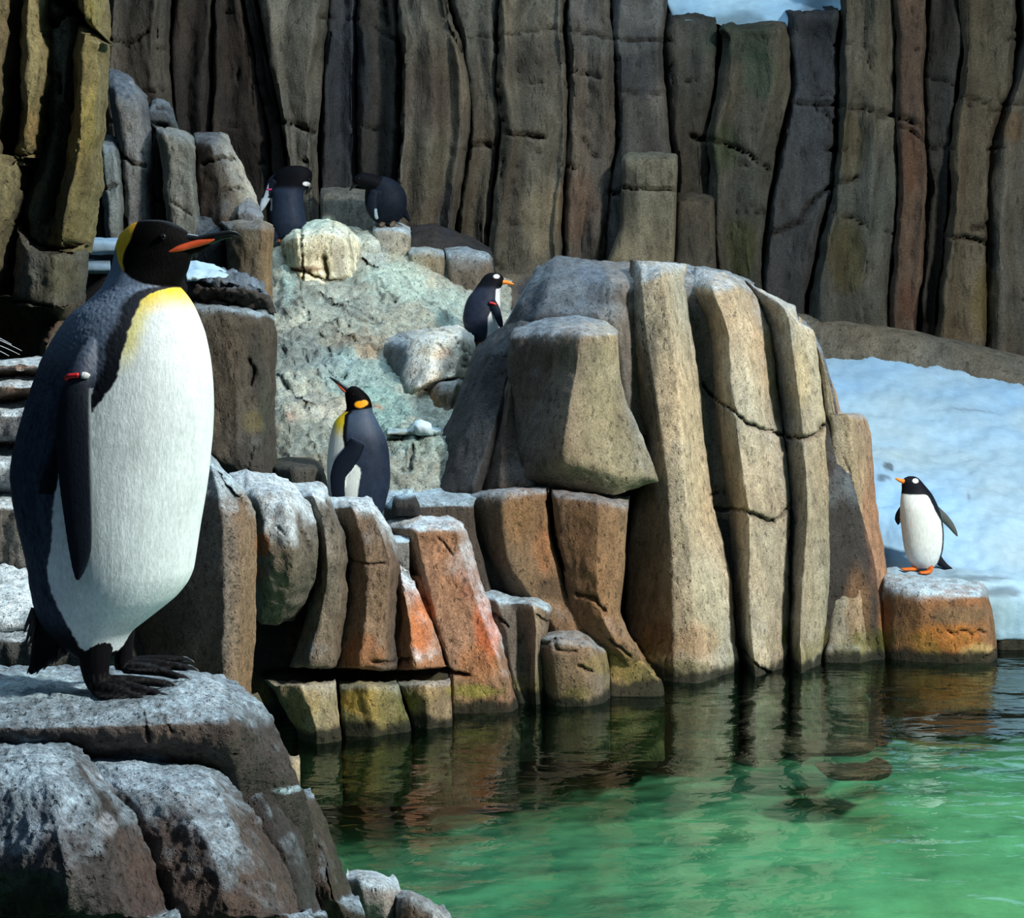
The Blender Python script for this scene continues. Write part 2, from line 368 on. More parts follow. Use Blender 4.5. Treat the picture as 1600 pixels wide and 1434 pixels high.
L_ = [([(622, 60), (624, 160), (618, 290)], 6, .25), ([(775, 50), (773, 80)], 3, .2), ([(779, 130), (780, 160), (788, 200)], 3, .2), ([(785, 205), (800, 210), (850, 214)], 4, .15),
      ([(598, -10), (606, 35)], 5, .25), ([(697, 0), (699, 40), (720, 76)], 3, .2), ([(884, 0), (886, 40)], 3, .15), ([(882, 65), (887, 120)], 3, .12),
      ([(860, 43), (900, 48), (960, 60), (1050, 62)], 4, .08), ([(735, 60), (860, 43)], 3, .05), ([(890, 112), (920, 116), (940, 120)], 3, .12), ([(962, 90), (964, 230)], 3, .2),
      ([(965, 142), (1045, 146)], 2.5, .08), ([(880, 130), (890, 136)], 2, .1), ([(975, 293), (1056, 297)], 3, .15), ([(1080, 212), (1130, 222), (1170, 240), (1200, 262)], 4, .15),
      ([(1240, 160), (1310, 162), (1370, 175), (1405, 180), (1440, 195)], 3.5, .15), ([(1275, 165), (1310, 190)], 3, .1), ([(1310, 150), (1308, 285)], 3, .2),
      ([(1212, 365), (1250, 345), (1262, 320), (1300, 290), (1340, 275)], 4, .15), ([(1165, 330), (1195, 332)], 3.5, .15), ([(1300, 333), (1330, 340), (1350, 352)], 3, .1),
      ([(1406, 195), (1430, 205), (1450, 225)], 3, .1), ([(1448, 228), (1495, 230)], 3, .15), ([(1500, 148), (1540, 158), (1600, 162)], 3.5, .12), ([(1480, 368), (1520, 372), (1550, 382), (1552, 420)], 4, .15),
      ([(1520, 358), (1548, 350)], 5, .12), ([(1545, 232), (1570, 230)], 3, .1), ([(168, 60), (200, 70), (230, 48)], 3, .1), ([(440, 190), (470, 198), (490, 205)], 4, .18), ([(500, 25), (560, 28), (615, 60)], 2.5, .08),
      ([(378, 0), (392, 70), (412, 160)], 4, .25), ([(725, 232), (755, 222), (770, 228)], 3, .12), ([(820, 240), (850, 238)], 2, .05), ([(910, 215), (925, 240), (940, 243)], 2.5, .08)]
CRACKS += L_
BLOBS += [(1150, 60, 60, 40, (36, 48, 39), .6), (1185, 120, 30, 40, (33, 55, 41), .5), (1130, 230, 25, 40, (36, 52, 26), .5), (1160, 390, 25, 50, (58, 60, 29), .5), (1320, 400, 30, 60, (66, 60, 29), .5), (1330, 230, 20, 50, (75, 67, 41), .4),
          (1425, 250, 16, 50, (75, 48, 33), .5), (1540, 470, 25, 60, (75, 66, 29), .5), (1580, 200, 20, 30, (75, 55, 33), .5), (1000, 100, 50, 50, (33, 36, 43), .6), (980, 320, 20, 60, (26, 29, 26), .6), (1280, 60, 40, 70, (30, 35, 41), .6),
          (830, 90, 50, 40, (52, 49, 46), .5), (800, 280, 20, 80, (42, 36, 30), .6), (660, 150, 40, 60, (55, 45, 39), .5), (700, 330, 18, 40, (42, 46, 54), .5), (900, 320, 40, 50, (90, 62, 44), .35), (1020, 360, 30, 40, (92, 89, 75), .5),
          (850, 340, 35, 60, (118, 108, 86), .45), (470, 110, 25, 60, (86, 82, 70), .3), (550, 120, 30, 90, (36, 41, 48), .5), (680, 260, 30, 40, (78, 75, 60), .4), (960, 70, 90, 18, (75, 78, 75), .4), (1420, 470, 14, 30, (80, 52, 39), .5)]
rs = np.random.RandomState(3)
NWC = len(CRACKS)
for q in range(70):      # short natural fractures over the wall
    x, y = rs.uniform(150, 1600), rs.uniform(0, 480); s_ = rs.uniform(10, 42); tilt = rs.uniform(-.25, .35)
    if rs.rand() < .45: CRACKS.append(([(x, y), (x+rs.uniform(-3, 3), y+s_*.6), (x+rs.uniform(-4, 4), y+s_*1.5)], rs.uniform(1.4, 2.4), rs.uniform(.05, .12)))
    else: CRACKS.append(([(x, y), (x+s_*.5, y+s_*tilt*.5+rs.uniform(-2, 2)), (x+s_, y+s_*tilt)], rs.uniform(1.4, 2.6), rs.uniform(.05, .12)))
for i in range(len(B)-1):
    top = CT[i]; ys = [y for y in YR if y > top+15]; ys = [top]+ys
    rd = []; fr = [0.0]+list(RG[i])+[1.0]; nf = len(fr)
    offs = [0.10]+[(-0.07 if (k % 2 == 0) else 0.04)+rs.uniform(-.05, .05) for k in range(nf-2)]+[0.09]
    if top > -50:
        x0, x1 = B[i](top), B[i+1](top)
        rd.append(([x0+(x1-x0)*f for f in fr], [top-14]*nf, [WY+CD[i]*.75+1.0]*nf))
    sway = rs.uniform(-.06, .06, len(ys)+1)
    for q, y in enumerate(ys):
        x0, x1 = B[i](y), B[i+1](y)
        rd.append(([x0+(x1-x0)*min(max(f+(sway[q] if 0 < f < 1 else 0), 0), 1) for f in fr], [y+rs.uniform(-3, 3) for _ in fr], [WY+CD[i]*.75+o_+rs.uniform(-.05, .05)-0.10*(y < 45)*(500 < x0 < 1050)*-2 for o_ in offs]))
    c = patch('rock_column', rows(rd), tuple(v*.74+5 for v in CC[i]), wall, mat=M_FAR, step=5, back=0.9, rnd=1, amp=0.065, amp2=0.02, edge=0.10, edge_w=1.8, seed=i*3.1, wet=False, shrink=0.03, streak=0.5, freq=4, wob=4, cvar=0.30,
              dust=0.0)
del CRACKS[NWC:]
# proud lower block in the middle of the wall
patch('rock_column', rows([([975, 1010, 1058], [236, 234, 238], 16.6), ([972, 1008, 1060], [246, 244, 248], 16.1), ([972, 1008, 1060], 296, 16.08), ([968, 1010, 1058], 360, 16.05), ([945, 1005, 1056], 420, 16.0), ([940, 1005, 1056], 470, 16.0)]),
      (92, 90, 78), wall, mat=M_FAR, step=4, amp=.04, amp2=.014, edge=.15, wet=False, seed=91, streak=.35)
patch('rock_column', rows([([1058, 1085, 1118], [300, 298, 306], 16.9), ([1058, 1085, 1120], 312, 16.4), ([1056, 1085, 1122], 380, 16.3), ([1050, 1080, 1124], 470, 16.2)]),
      (62, 57, 48), wall, mat=M_FAR, step=4, amp=.04, amp2=.014, edge=.15, wet=False, seed=92, streak=.35)

# ---- near left wall of mossy columns ----
LY = 8.2
wl_ = link('wall_left', mesh_np('wall_left', at(np.array([-1500, 120, 115, -1500]), np.array([-300, -300, 640, 640]), 9.1), [(0, 1, 2, 3)], np.tile(lin((20, 22, 20)), (4, 1))), M_ROCK)
tag(wl_, 'mossy olive rock wall at the left edge', 'wall', kind='structure')
CRACKS += [([(30, 340), (38, 370), (60, 385), (90, 392), (112, 386), (126, 378)], 4, .2), ([(68, 45), (80, 42), (96, 20)], 7, .3), ([(88, -5), (106, 10), (130, 40), (150, 55)], 9, .35),
           ([(24, 90), (20, 150), (14, 250)], 6, .3), ([(72, 115), (70, 135), (66, 190), (62, 205)], 4, .15), ([(88, 115), (90, 140)], 5, .2), ([(100, 165), (96, 210), (90, 260), (72, 345)], 7, .15),
           ([(10, 250), (40, 240), (55, 235)], 4, .15), ([(30, 300), (18, 350), (8, 420)], 4, .15), ([(0, 468), (60, 474), (80, 478)], 3, .1)]
BLOBS += [(95, 90, 16, 70, (110, 118, 110), .6), (90, 300, 20, 60, (40, 46, 38), .6), (50, 70, 16, 60, (120, 112, 78), .5), (140, 190, 14, 60, (118, 108, 56), .5), (120, 190, 12, 80, (128, 112, 66), .4), (145, 25, 14, 25, (104, 98, 48), .6),
          (40, 420, 35, 40, (86, 86, 84), .6), (15, 200, 14, 40, (104, 100, 46), .5), (100, 420, 25, 40, (74, 70, 50), .5), (50, 200, 20, 30, (130, 104, 60), .4)]
def lcol(rd, c, seed, **kw):
    k = dict(step=3.6, back=.6, rnd=1, amp=.05, amp2=.016, edge=.12, edge_w=3.5, seed=seed, wet=False, streak=.45, wob=6, cvar=.3); k.update(kw)
    return patch('rock_column', rows(rd), c, wl_, mat=M_ROCK, **k)
lcol([([-500, -30, 10, 34], -60, [LY-.1, LY-.3, LY-.2, LY+.2]), ([-500, -30, 8, 30], 60, [LY-.1, LY-.3, LY-.2, LY+.2]), ([-500, -30, 0, 18], 150, [LY-.1, LY-.3, LY-.2, LY+.2]), ([-500, -30, 0, 14], 240, [LY-.1, LY-.3, LY-.2, LY+.2]), ([-500, -30, -2, 12], 262, [LY-.1, LY-.25, LY-.1, LY+.2])], (84, 76, 54), 1)
lcol([([32, 40, 62, 70], -60, [LY+.1, LY-.2, LY-.1, LY+.3]), ([32, 42, 64, 68], 20, [LY+.1, LY-.2, LY-.1, LY+.3]), ([28, 45, 75, 82], 90, [LY+.1, LY-.25, LY-.1, LY+.3]), ([24, 44, 66, 76], 150, [LY+.1, LY-.25, LY-.1, LY+.3]), ([20, 42, 60, 68], 210, [LY+.1, LY-.2, LY-.1, LY+.3]), ([12, 34, 54, 62], 245, [LY+.1, LY-.15, LY-.05, LY+.3])], (106, 98, 68), 2)
lcol([([64, 85, 112, 128], -60, [LY+.35, LY+.1, LY+.1, LY+.2]), ([64, 85, 106, 122], 60, [LY+.35, LY+.1, LY+.1, LY+.2]), ([66, 84, 102, 112], 180, [LY+.35, LY+.15, LY+.15, LY+.2]), ([50, 72, 94, 108], 260, [LY+.3, LY+.1, LY+.1, LY+.2]), ([28, 50, 80, 100], 330, [LY+.3, LY+.05, LY+.1, LY+.2]), ([20, 40, 75, 92], 385, [LY+.3, LY+.05, LY+.1, LY+.2])], (66, 72, 62), 3)
lcol([([112, 128, 148, 160], -60, [LY+.1, LY-.3, LY-.2, LY+.2]), ([114, 130, 150, 162], 30, [LY+.1, LY-.25, LY-.2, LY+.2]), ([106, 128, 150, 160], 80, [LY+.1, LY-.2, LY-.1, LY+.2]), ([108, 128, 152, 162], 150, [LY+.1, LY-.2, LY-.1, LY+.2]), ([104, 124, 148, 160], 210, [LY+.1, LY-.2, LY-.1, LY+.2]), ([92, 110, 134, 150], 280, [LY+.1, LY-.2, LY-.1, LY+.2]), ([72, 96, 122, 140], 350, [LY+.1, LY-.2, LY-.1, LY+.2]), ([60, 90, 118, 134], 395, [LY+.1, LY-.1, LY-.05, LY+.2])], (98, 90, 58), 4)
lcol([([-460, -10, 20, 34], 240, [LY, LY-.3, LY-.2, LY+.2]), ([-460, -10, 26, 46], 290, [LY, LY-.3, LY-.2, LY+.2]), ([-460, -10, 12, 26], 350, [LY, LY-.3, LY-.2, LY+.2]), ([-460, -12, 2, 14], 420, [LY, LY-.3, LY-.2, LY+.2]), ([-460, -12, -2, 6], 470, [LY, LY-.3, LY-.2, LY+.2])], (88, 84, 62), 5)
lcol([([24, 50, 88, 126], [345, 382, 388, 384], [LY, LY-.05, LY-.05, LY+.1]), ([22, 48, 88, 128], [360, 398, 402, 396], [LY-.1, LY-.3, LY-.3, LY]), ([12, 48, 88, 130], 430, [LY-.1, LY-.3, LY-.3, LY]), ([4, 48, 88, 124], 478, [LY-.1, LY-.3, LY-.3, LY])], (64, 65, 58), 6)
lcol([([-460, 0, 60, 100, 140], [462, 465, 474, 482, 470], [LY+.3, LY-.3, LY-.3, LY-.3, LY+.1]), ([-460, 0, 50, 90, 140], [474, 475, 486, 500, 500], [LY+.4, LY+.3, LY+.3, LY-.1, LY+.1]), ([-460, 0, 44, 70, 140], 540, [LY+.5, LY+.4, LY+.4, LY-.3, LY]), ([-460, 0, 44, 70, 140], 640, [LY+.5, LY+.4, LY+.4, LY-.3, LY])], [(22, 24, 22), (22, 24, 22), (24, 24, 22), (80, 66, 50), (60, 56, 50)], 7)
# ================================================================== SNOW AND KERB ON THE RIGHT
BLOBS_SNOW = [(1388, 732, 9, 6, (60, 70, 76), .8), (1380, 748, 12, 4, (66, 76, 80), .7), (1515, 776, 4, 9, (96, 112, 124), .6), (1515, 642, 34, 2.5, (110, 130, 146), .6), (1500, 905, 80, 5, (84, 100, 108), .7),
         (1420, 912, 40, 3, (90, 110, 118), .6), (1560, 925, 40, 8, (70, 84, 92), .7)]
BLOBS += BLOBS_SNOW
o = patch('snow_bank', rows([
    ([1230, 1300, 1400, 1500, 1620, 2500], [528, 530, 548, 576, 606, 640], [17.3, 17.2, 16.6, 16.0, 15.4, 15]),
    ([1230, 1300, 1400, 1500, 1620, 2500], [538, 540, 558, 588, 618, 650], [16.9, 16.8, 16.2, 15.6, 15.0, 14.7]),
    ([1240, 1310, 1400, 1500, 1620, 2500], [610, 616, 630, 650, 676, 700], [15.4, 15.2, 15, 14.6, 14.2, 14]),
    ([1260, 1330, 1400, 1500, 1620, 2500], [690, 700, 712, 726, 740, 760], [14.1, 14, 13.8, 13.6, 13.3, 13.2]),
    ([1270, 1340, 1400, 1500, 1620, 2500], [790, 792, 796, 800, 806, 812], [12.9, 12.8, 12.7, 12.6, 12.5, 12.5]),
    ([1270, 1340, 1400, 1500, 1620, 2500], [872, 874, 876, 878, 880, 884], [12.0, 12.0, 11.95, 11.9, 11.9, 11.9]),
    ([1270, 1340, 1400, 1500, 1620, 2500], [900, 900, 902, 900, 902, 906], 11.5),
    ([1270, 1340, 1400, 1500, 1620, 2500], [926, 928, 930, 926, 932, 936], 11.25),
    ([1270, 1340, 1400, 1500, 1620, 2500], [1000, 1000, 1000, 1000, 1000, 1000], 11.3)]),
    (150, 184, 208), None, mat=M_SNOW, step=5, rnd=6, amp=0.07, amp2=0.012, edge=0, wet=False, seed=5, streak=0.0, cvar=.07, wob=4, shrink=.05)
tag(o, 'pale blue snow bank sloping down to the water on the right', 'snow', kind='stuff')
o = patch('trim_1', rows([
    ([1225, 1300, 1400, 1500, 1620, 2500], [484, 497, 512, 532, 560, 590], [17.0, 16.9, 16.6, 16.3, 16, 15.7]),
    ([1225, 1300, 1400, 1500, 1620, 2500], [492, 504, 520, 540, 570, 600], [16.7, 16.6, 16.3, 16.0, 15.7, 15.4]),
    ([1225, 1300, 1400, 1500, 1620, 2500], [545, 548, 564, 592, 624, 656], [16.5, 16.4, 16.1, 15.8, 15.3, 15.0]),
    ([1225, 1300, 1400, 1500, 1620, 2500], [600, 610, 630, 650, 680, 700], [16.5, 16.4, 16.1, 15.8, 15.3, 15.0])]),
    (96, 92, 82), None, mat=M_FAR, step=5, rnd=3, amp=0.03, amp2=.01, edge=0, wet=False, seed=8, streak=.2)
tag(o, 'grey brown stone kerb between snow bank and rock wall', 'kerb', kind='structure')
o = patch('snow_cap', rows([
    ([1030, 1100, 1170, 1235, 1300, 1390], [-60, -60, -60, -60, -60, -60], 17.9),
    ([1035, 1100, 1170, 1235, 1310, 1385], [-20, -25, -25, -25, -25, -30], 17.8),
    ([1048, 1105, 1150, 1205, 1270, 1372], [18, 8, 8, 8, 0, -14], 17.6),
    ([1050, 1110, 1150, 1212, 1262, 1370], [27, 30, 34, 34, 14, -4], 17.2),
    ([1054, 1112, 1150, 1222, 1250, 1364], [31, 36, 44, 50, 26, 2], 17.1)]),
    (150, 188, 212), None, mat=M_SNOW, step=5, rnd=3, amp=0.05, amp2=.012, edge=0, wet=False, seed=15, streak=0, cvar=.06, wob=7, shrink=.1)
tag(o, 'blue white snow lying on top of the dark wall columns', 'snow', kind='stuff')

# ================================================================== RIGHT LEDGE ROCKS
CRACKS += [([(1478, 984), (1492, 990), (1504, 985), (1518, 991), (1532, 986), (1544, 990)], 1.8, .04), ([(1540, 1028), (1560, 1018)], 2, .05)]
BLOBS += [(1480, 1000, 60, 26, (176, 110, 50), .75), (1530, 1020, 30, 14, (186, 160, 110), .7), (1420, 1000, 16, 26, (110, 84, 50), .5), (1500, 960, 50, 16, (110, 96, 76), .5)]
thing_rock('ledge_rock', 'orange brown ledge rock with frosty top below the right hand penguin', [
    ([1385, 1440, 1500, 1532, 1545], [896, 900, 902, 906, 912], [11.35, 11.3, 11.3, 11.3, 11.35]), ([1385, 1440, 1500, 1532, 1552], [918, 922, 926, 930, 938], [11.1, 10.9, 10.88, 10.9, 11.05]),
    ([1385, 1440, 1500, 1540, 1560], 970, [11.05, 10.85, 10.82, 10.85, 11]), ([1385, 1440, 1500, 1545, 1566], 1033, [11.0, 10.9, 10.85, 10.86, 11]), ([1385, 1440, 1500, 1545, 1568], 1110, [11.0, 10.95, 10.9, 10.9, 11.05])],
    (120, 88, 62), dust=.9, step=3, seed=21, amp=.02, edge=.08, edge_w=8)
thing_rock('ledge_rock', 'brown ledge rock cut by the right edge of the picture at the water', [
    ([1540, 1590, 1640, 1960], [905, 908, 910, 912], 11.8), ([1545, 1590, 1640, 1960], [928, 932, 930, 934], 11.4), ([1552, 1590, 1640, 1960], 970, 11.35), ([1558, 1590, 1640, 1960], 1018, 11.3), ([1560, 1590, 1640, 1960], 1100, 11.3)],
    (92, 74, 62), dust=.9, step=4, seed=22, amp=.03, edge=.06)

# ================================================================== THE BIG BOULDER
CRACKS += [([(1098, 600), (1120, 625), (1145, 640), (1165, 662), (1190, 672), (1225, 680)], 3.2, .10), ([(1230, 684), (1262, 686), (1284, 676), (1288, 665)], 4, .12), ([(1120, 795), (1160, 797), (1190, 808), (1213, 818)], 4, .10),
           ([(1213, 818), (1235, 790)], 2, .05), ([(1238, 800), (1236, 900), (1240, 960), (1232, 1050)], 3.5, .10), ([(1152, 1008), (1180, 1040), (1215, 1056)], 3, .08), ([(1372, 950), (1376, 1030)], 2.5, .06), ([(1392, 965), (1402, 995)], 3, .06),
           ([(855, 762), (858, 800), (870, 850), (882, 892)], 3.5, .12), ([(1108, 775), (1122, 768)], 2, .04), ([(1318, 715), (1335, 760)], 1.8, .03),
           ([(955, 1000), (985, 1025)], 3, .05), ([(995, 1000), (1020, 1050)], 2, .05), ([(1000, 500), (1020, 620), (1035, 720)], 1.5, .02), 
           ([(900, 928), (930, 935), (945, 955)], 4, .05)]
BLOBS += [(905, 460, 55, 45, (44, 50, 58), .9), (840, 470, 40, 60, (42, 48, 56), .9), (925, 425, 22, 14, (52, 64, 82), .7), (830, 560, 30, 50, (70, 62, 58), .4), (930, 640, 30, 60, (132, 124, 100), .5), (1085, 700, 20, 120, (176, 168, 140), .35),  # first two paint shoulder shade, last one a lit stripe
          (1110, 950, 25, 60, (182, 176, 150), .4), (1030, 1010, 30, 40, (120, 84, 50), .5), (1090, 1000, 35, 30, (150, 110, 76), .4), (1150, 960, 12, 60, (170, 120, 84), .3), (1370, 800, 18, 110, (142, 100, 76), .55), (1390, 950, 16, 60, (160, 104, 62), .6), (1340, 940, 20, 60, (150, 110, 74), .4),
          (1385, 1005, 18, 24, (84, 92, 30), .8), (1228, 990, 7, 16, (96, 104, 34), .8), (1340, 1010, 12, 22, (104, 104, 56), .5), (1215, 870, 20, 70, (164, 160, 144), .4), (1190, 560, 24, 60, (178, 156, 124), .4), (1250, 590, 20, 60, (176, 160, 120), .4),
          (905, 830, 22, 50, (116, 84, 56), .5), (955, 850, 16, 70, (128, 98, 72), .5), (810, 800, 24, 40, (128, 96, 64), .6), (850, 860, 14, 40, (150, 100, 64), .5), (870, 920, 30, 20, (48, 42, 36), .5), (960, 1040, 50, 20, (120, 104, 50), .5), (1050, 1045, 60, 14, (84, 84, 50), .6),
          (1195, 480, 20, 26, (150, 144, 134), .3), (1010, 690, 14, 50, (150, 146, 136), .3), (1145, 690, 14, 110, (72, 74, 74), .35), (1015, 600, 12, 90, (50, 54, 58), .5), (1235, 580, 10, 90, (84, 84, 84), .3), (1100, 480, 16, 24, (60, 60, 62), .5)]  # tall dark patches paint shade on the left-facing facets
big = empty('rock_outcrop', at(1050, 1065, 10.4), 'huge grey brown fluted rock outcrop rising from the pool centre', 'rock')
def big_part(name, rd, c, **kw):
    k = dict(step=3.0, back=.5, rnd=1, amp=.02, amp2=.009, edge=.07, edge_w=3, streak=.25, wob=3, cvar=.2, dust=.5, dustcol=(150, 168, 182)); k.update(kw)
    return patch(name, rows(rd), c, big, **k)
# fluted main face: one control net, cut into columns
XE = {405: [985, 1005, 1035, 1075, 1085, 1120, 1140, 1165, 1190, 1245, 1250, 1265, 1276],
      450: [978, 1000, 1035, 1070, 1078, 1113, 1150, 1182, 1228, 1251, 1254, 1270, 1281],
      520: [960, 1008, 1050, 1085, 1090, 1137, 1165, 1205, 1236, 1275, 1277, 1282, 1290],
      600: [975, 1021, 1060, 1095, 1098, 1143, 1175, 1215, 1245, 1285, 1287, 1298, 1308],
      645: [990, 1028, 1063, 1098, 1101, 1149, 1181, 1221, 1252, 1290, 1292, 1306, 1318],
      690: [1006, 1036, 1066, 1101, 1104, 1153, 1185, 1228, 1256, 1292, 1300, 1330, 1357],
      800: [985, 1045, 1074, 1120, 1123, 1170, 1195, 1238, 1262, 1298, 1302, 1335, 1373],
      900: [978, 1050, 1084, 1143, 1147, 1170, 1195, 1237, 1256, 1298, 1302, 1345, 1390],
      1000: [975, 1052, 1088, 1150, 1153, 1175, 1200, 1234, 1250, 1290, 1295, 1345, 1404],
      1060: [965, 1052, 1092, 1157, 1160, 1180, 1202, 1236, 1252, 1284, 1288, 1346, 1413],
      1180: [960, 1050, 1092, 1157, 1160, 1180, 1202, 1236, 1252, 1284, 1288, 1346, 1416]}
YW = np.array([10.25, 10.3, 10.38, 10.5, 10.55, 10.5, 10.55, 10.6, 10.6, 10.7, 10.75, 10.85, 11.0])
ZG = np.array([.50, .0, -.12, .20, .50, -.07, -.0, .32, -.05, .14, .14, .02, .24])
LEAN = {405: .95, 450: .62, 520: .55, 600: .48, 645: .44, 690: .40, 800: .26, 900: .14, 1000: .05, 1060: 0, 1180: .05}
net = []
for k, y in enumerate(sorted(XE)):
    xs = XE[y]; n = 13
    yy = [y]*n
    if y == 405: yy = [405, 406, 408, 412, 416, 424, 430, 437, 452, 478, 492, 516, 530]
    if y == 450: yy = [452, 444, 428, 440, 456, 454, 450, 460, 482, 502, 516, 530, 545]
    if y == 520: yy = [520]*9+[520, 540, 552, 568]
    if y == 600: yy = [600]*10+[608, 612, 618]
    if y == 645: yy = [645]*11+[646, 646]
    if y == 690: yy = [690]*10+[670, 655, 656]
    zg = ZG.copy()
    if y >= 900: zg[4] = .26; zg[3] = .14
    if y >= 690: zg[7] = .20
    if y <= 450: zg[4] = .3
    if y <= 405: zg = zg*0.3
    if y in (405, 450, 520, 600, 645): zg[12] += .12
    Yv = YW+LEAN[y]+zg*(1 if y > 405 else 1)
    if y == 1060: yy = list(500+5825/Yv)
    if y == 1180: yy = list(500+(H0+.75)*2500/Yv)
    net.append(np.stack([xs, yy, Yv], -1))
net = np.array(net)
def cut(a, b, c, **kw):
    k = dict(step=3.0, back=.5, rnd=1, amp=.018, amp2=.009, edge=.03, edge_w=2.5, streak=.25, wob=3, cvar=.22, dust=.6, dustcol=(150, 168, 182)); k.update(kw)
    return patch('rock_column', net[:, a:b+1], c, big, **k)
cut(0, 3, [(78, 72, 66), (128, 118, 102), (164, 152, 130), (168, 160, 140)], seed=31, amp=.022)  # main face colours paint shade: left-facing facets dark, the others light
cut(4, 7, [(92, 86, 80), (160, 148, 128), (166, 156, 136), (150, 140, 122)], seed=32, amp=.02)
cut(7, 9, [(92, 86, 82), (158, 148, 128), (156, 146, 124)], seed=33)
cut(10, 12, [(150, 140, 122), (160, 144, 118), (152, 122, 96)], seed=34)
# back filling between columns 3 and 4 and the crown
big_part('rock_slab', [([1040, 1075, 1140, 1180], [408, 412, 424, 440], 11.9), ([1062, 1080, 1108, 1130], [425, 432, 440, 450], 11.5), ([1066, 1082, 1104, 1130], 480, 11.35), ([1085, 1095, 1110, 1140], 620, 11.3), ([1100, 1110, 1130, 1160], 800, 11.1), ([1130, 1145, 1160, 1180], 1040, 11)], (86, 82, 78), seed=35, edge=0)
# upper left shoulder, its shade painted into the dark colours
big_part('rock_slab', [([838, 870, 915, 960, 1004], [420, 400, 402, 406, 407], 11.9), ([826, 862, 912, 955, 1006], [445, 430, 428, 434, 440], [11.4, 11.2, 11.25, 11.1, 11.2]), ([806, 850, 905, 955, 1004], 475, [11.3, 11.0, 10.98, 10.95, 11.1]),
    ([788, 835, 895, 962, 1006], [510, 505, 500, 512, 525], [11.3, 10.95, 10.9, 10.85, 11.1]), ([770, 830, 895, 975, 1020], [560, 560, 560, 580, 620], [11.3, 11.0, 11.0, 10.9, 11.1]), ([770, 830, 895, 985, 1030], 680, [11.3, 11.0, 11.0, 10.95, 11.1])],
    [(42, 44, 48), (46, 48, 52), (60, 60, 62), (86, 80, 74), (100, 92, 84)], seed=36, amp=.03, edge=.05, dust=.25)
# left flank, base colour darkened to paint its shaded side
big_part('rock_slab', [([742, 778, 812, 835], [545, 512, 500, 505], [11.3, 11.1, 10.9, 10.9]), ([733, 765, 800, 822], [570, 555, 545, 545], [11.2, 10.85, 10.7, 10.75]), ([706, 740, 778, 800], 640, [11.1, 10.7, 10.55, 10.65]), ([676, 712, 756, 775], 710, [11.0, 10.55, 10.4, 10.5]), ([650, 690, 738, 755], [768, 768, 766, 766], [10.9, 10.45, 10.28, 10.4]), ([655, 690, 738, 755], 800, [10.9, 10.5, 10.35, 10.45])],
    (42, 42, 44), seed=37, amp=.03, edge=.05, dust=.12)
# second strip, shaded side likewise painted dark
big_part('rock_slab', [([785, 800, 815], [545, 540, 545], 10.8), ([778, 798, 812], 600, [10.75, 10.55, 10.6]), ([764, 790, 815], 660, [10.7, 10.45, 10.5]), ([748, 780, 822], 720, [10.6, 10.35, 10.35]), ([738, 780, 840, 895][:3], [766, 764, 760], [10.5, 10.25, 10.2]), ([740, 780, 840], 800, [10.55, 10.35, 10.3])],
    (72, 64, 58), seed=38, amp=.022, edge=.04, dust=.1)
# shelf block, colours paint a lit right face and a shaded left
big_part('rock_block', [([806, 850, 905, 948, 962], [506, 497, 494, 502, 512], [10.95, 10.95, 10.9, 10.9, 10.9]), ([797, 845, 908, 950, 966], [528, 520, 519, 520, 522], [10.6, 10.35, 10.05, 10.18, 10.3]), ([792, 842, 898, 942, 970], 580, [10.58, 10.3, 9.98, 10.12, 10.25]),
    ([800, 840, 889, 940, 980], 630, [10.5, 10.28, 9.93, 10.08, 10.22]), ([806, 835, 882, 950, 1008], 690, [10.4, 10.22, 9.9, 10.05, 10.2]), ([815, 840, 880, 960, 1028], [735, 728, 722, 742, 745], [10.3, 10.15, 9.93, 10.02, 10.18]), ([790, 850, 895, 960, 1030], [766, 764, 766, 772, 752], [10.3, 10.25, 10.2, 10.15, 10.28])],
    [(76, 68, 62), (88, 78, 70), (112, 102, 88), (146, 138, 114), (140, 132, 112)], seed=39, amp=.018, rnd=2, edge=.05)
# dark hollow strip right of the block is the left face of the column; lower left stones
big_part('rock_block', [([700, 760, 815, 858], [770, 762, 758, 756], 10.6), ([702, 735, 787, 858], [786, 776, 768, 765], [10.3, 10.2, 10.02, 10.05]), ([712, 745, 787, 862], 830, [10.25, 10.2, 9.95, 10.02]), ([725, 765, 797, 876], 880, [10.2, 10.15, 9.92, 10.0]), ([740, 790, 828, 890], 930, [10.15, 10.1, 9.95, 9.98]), ([780, 820, 870, 930], 985, [10.1, 10.05, 9.9, 9.95]), ([800, 840, 890, 950], 1110, [10.1, 10.05, 9.95, 9.95])],
    [(60, 56, 54), (64, 60, 56), (122, 98, 74), (128, 98, 72)], seed=40, amp=.02, edge=.07)  # shade of the left facets painted into the first two colours
big_part('rock_block', [([862, 930, 985], [760, 768, 778], 10.5), ([862, 934, 982], [772, 778, 790], [10.02, 9.88, 10.0]), ([868, 934, 980], 840, [9.98, 9.82, 9.95]), ([882, 934, 977], 900, [9.95, 9.8, 9.93]), ([890, 940, 972], 960, [9.95, 9.8, 9.92]), ([925, 965, 995], 1010, [9.98, 9.82, 9.9]), ([948, 990, 1028], [1060, 1062, 1066], [10.1, 10.0, 10.05]), ([948, 990, 1028], 1200, 10.1)],
    [(112, 88, 68), (116, 92, 70), (124, 104, 82)], seed=41, amp=.018, edge=.06)
# dark rock mass filling behind everything in the boulder
big_part('rock_core', [([840, 1000, 1150, 1260], [415, 415, 440, 500], 12.2), ([760, 960, 1150, 1290], 560, 11.6), ([690, 950, 1150, 1330], 740, 11.2), ([680, 950, 1150, 1370], 900, 11.0), ([760, 950, 1150, 1395], 1160, 10.95)], (52, 48, 46), step=8, seed=42, edge=0)

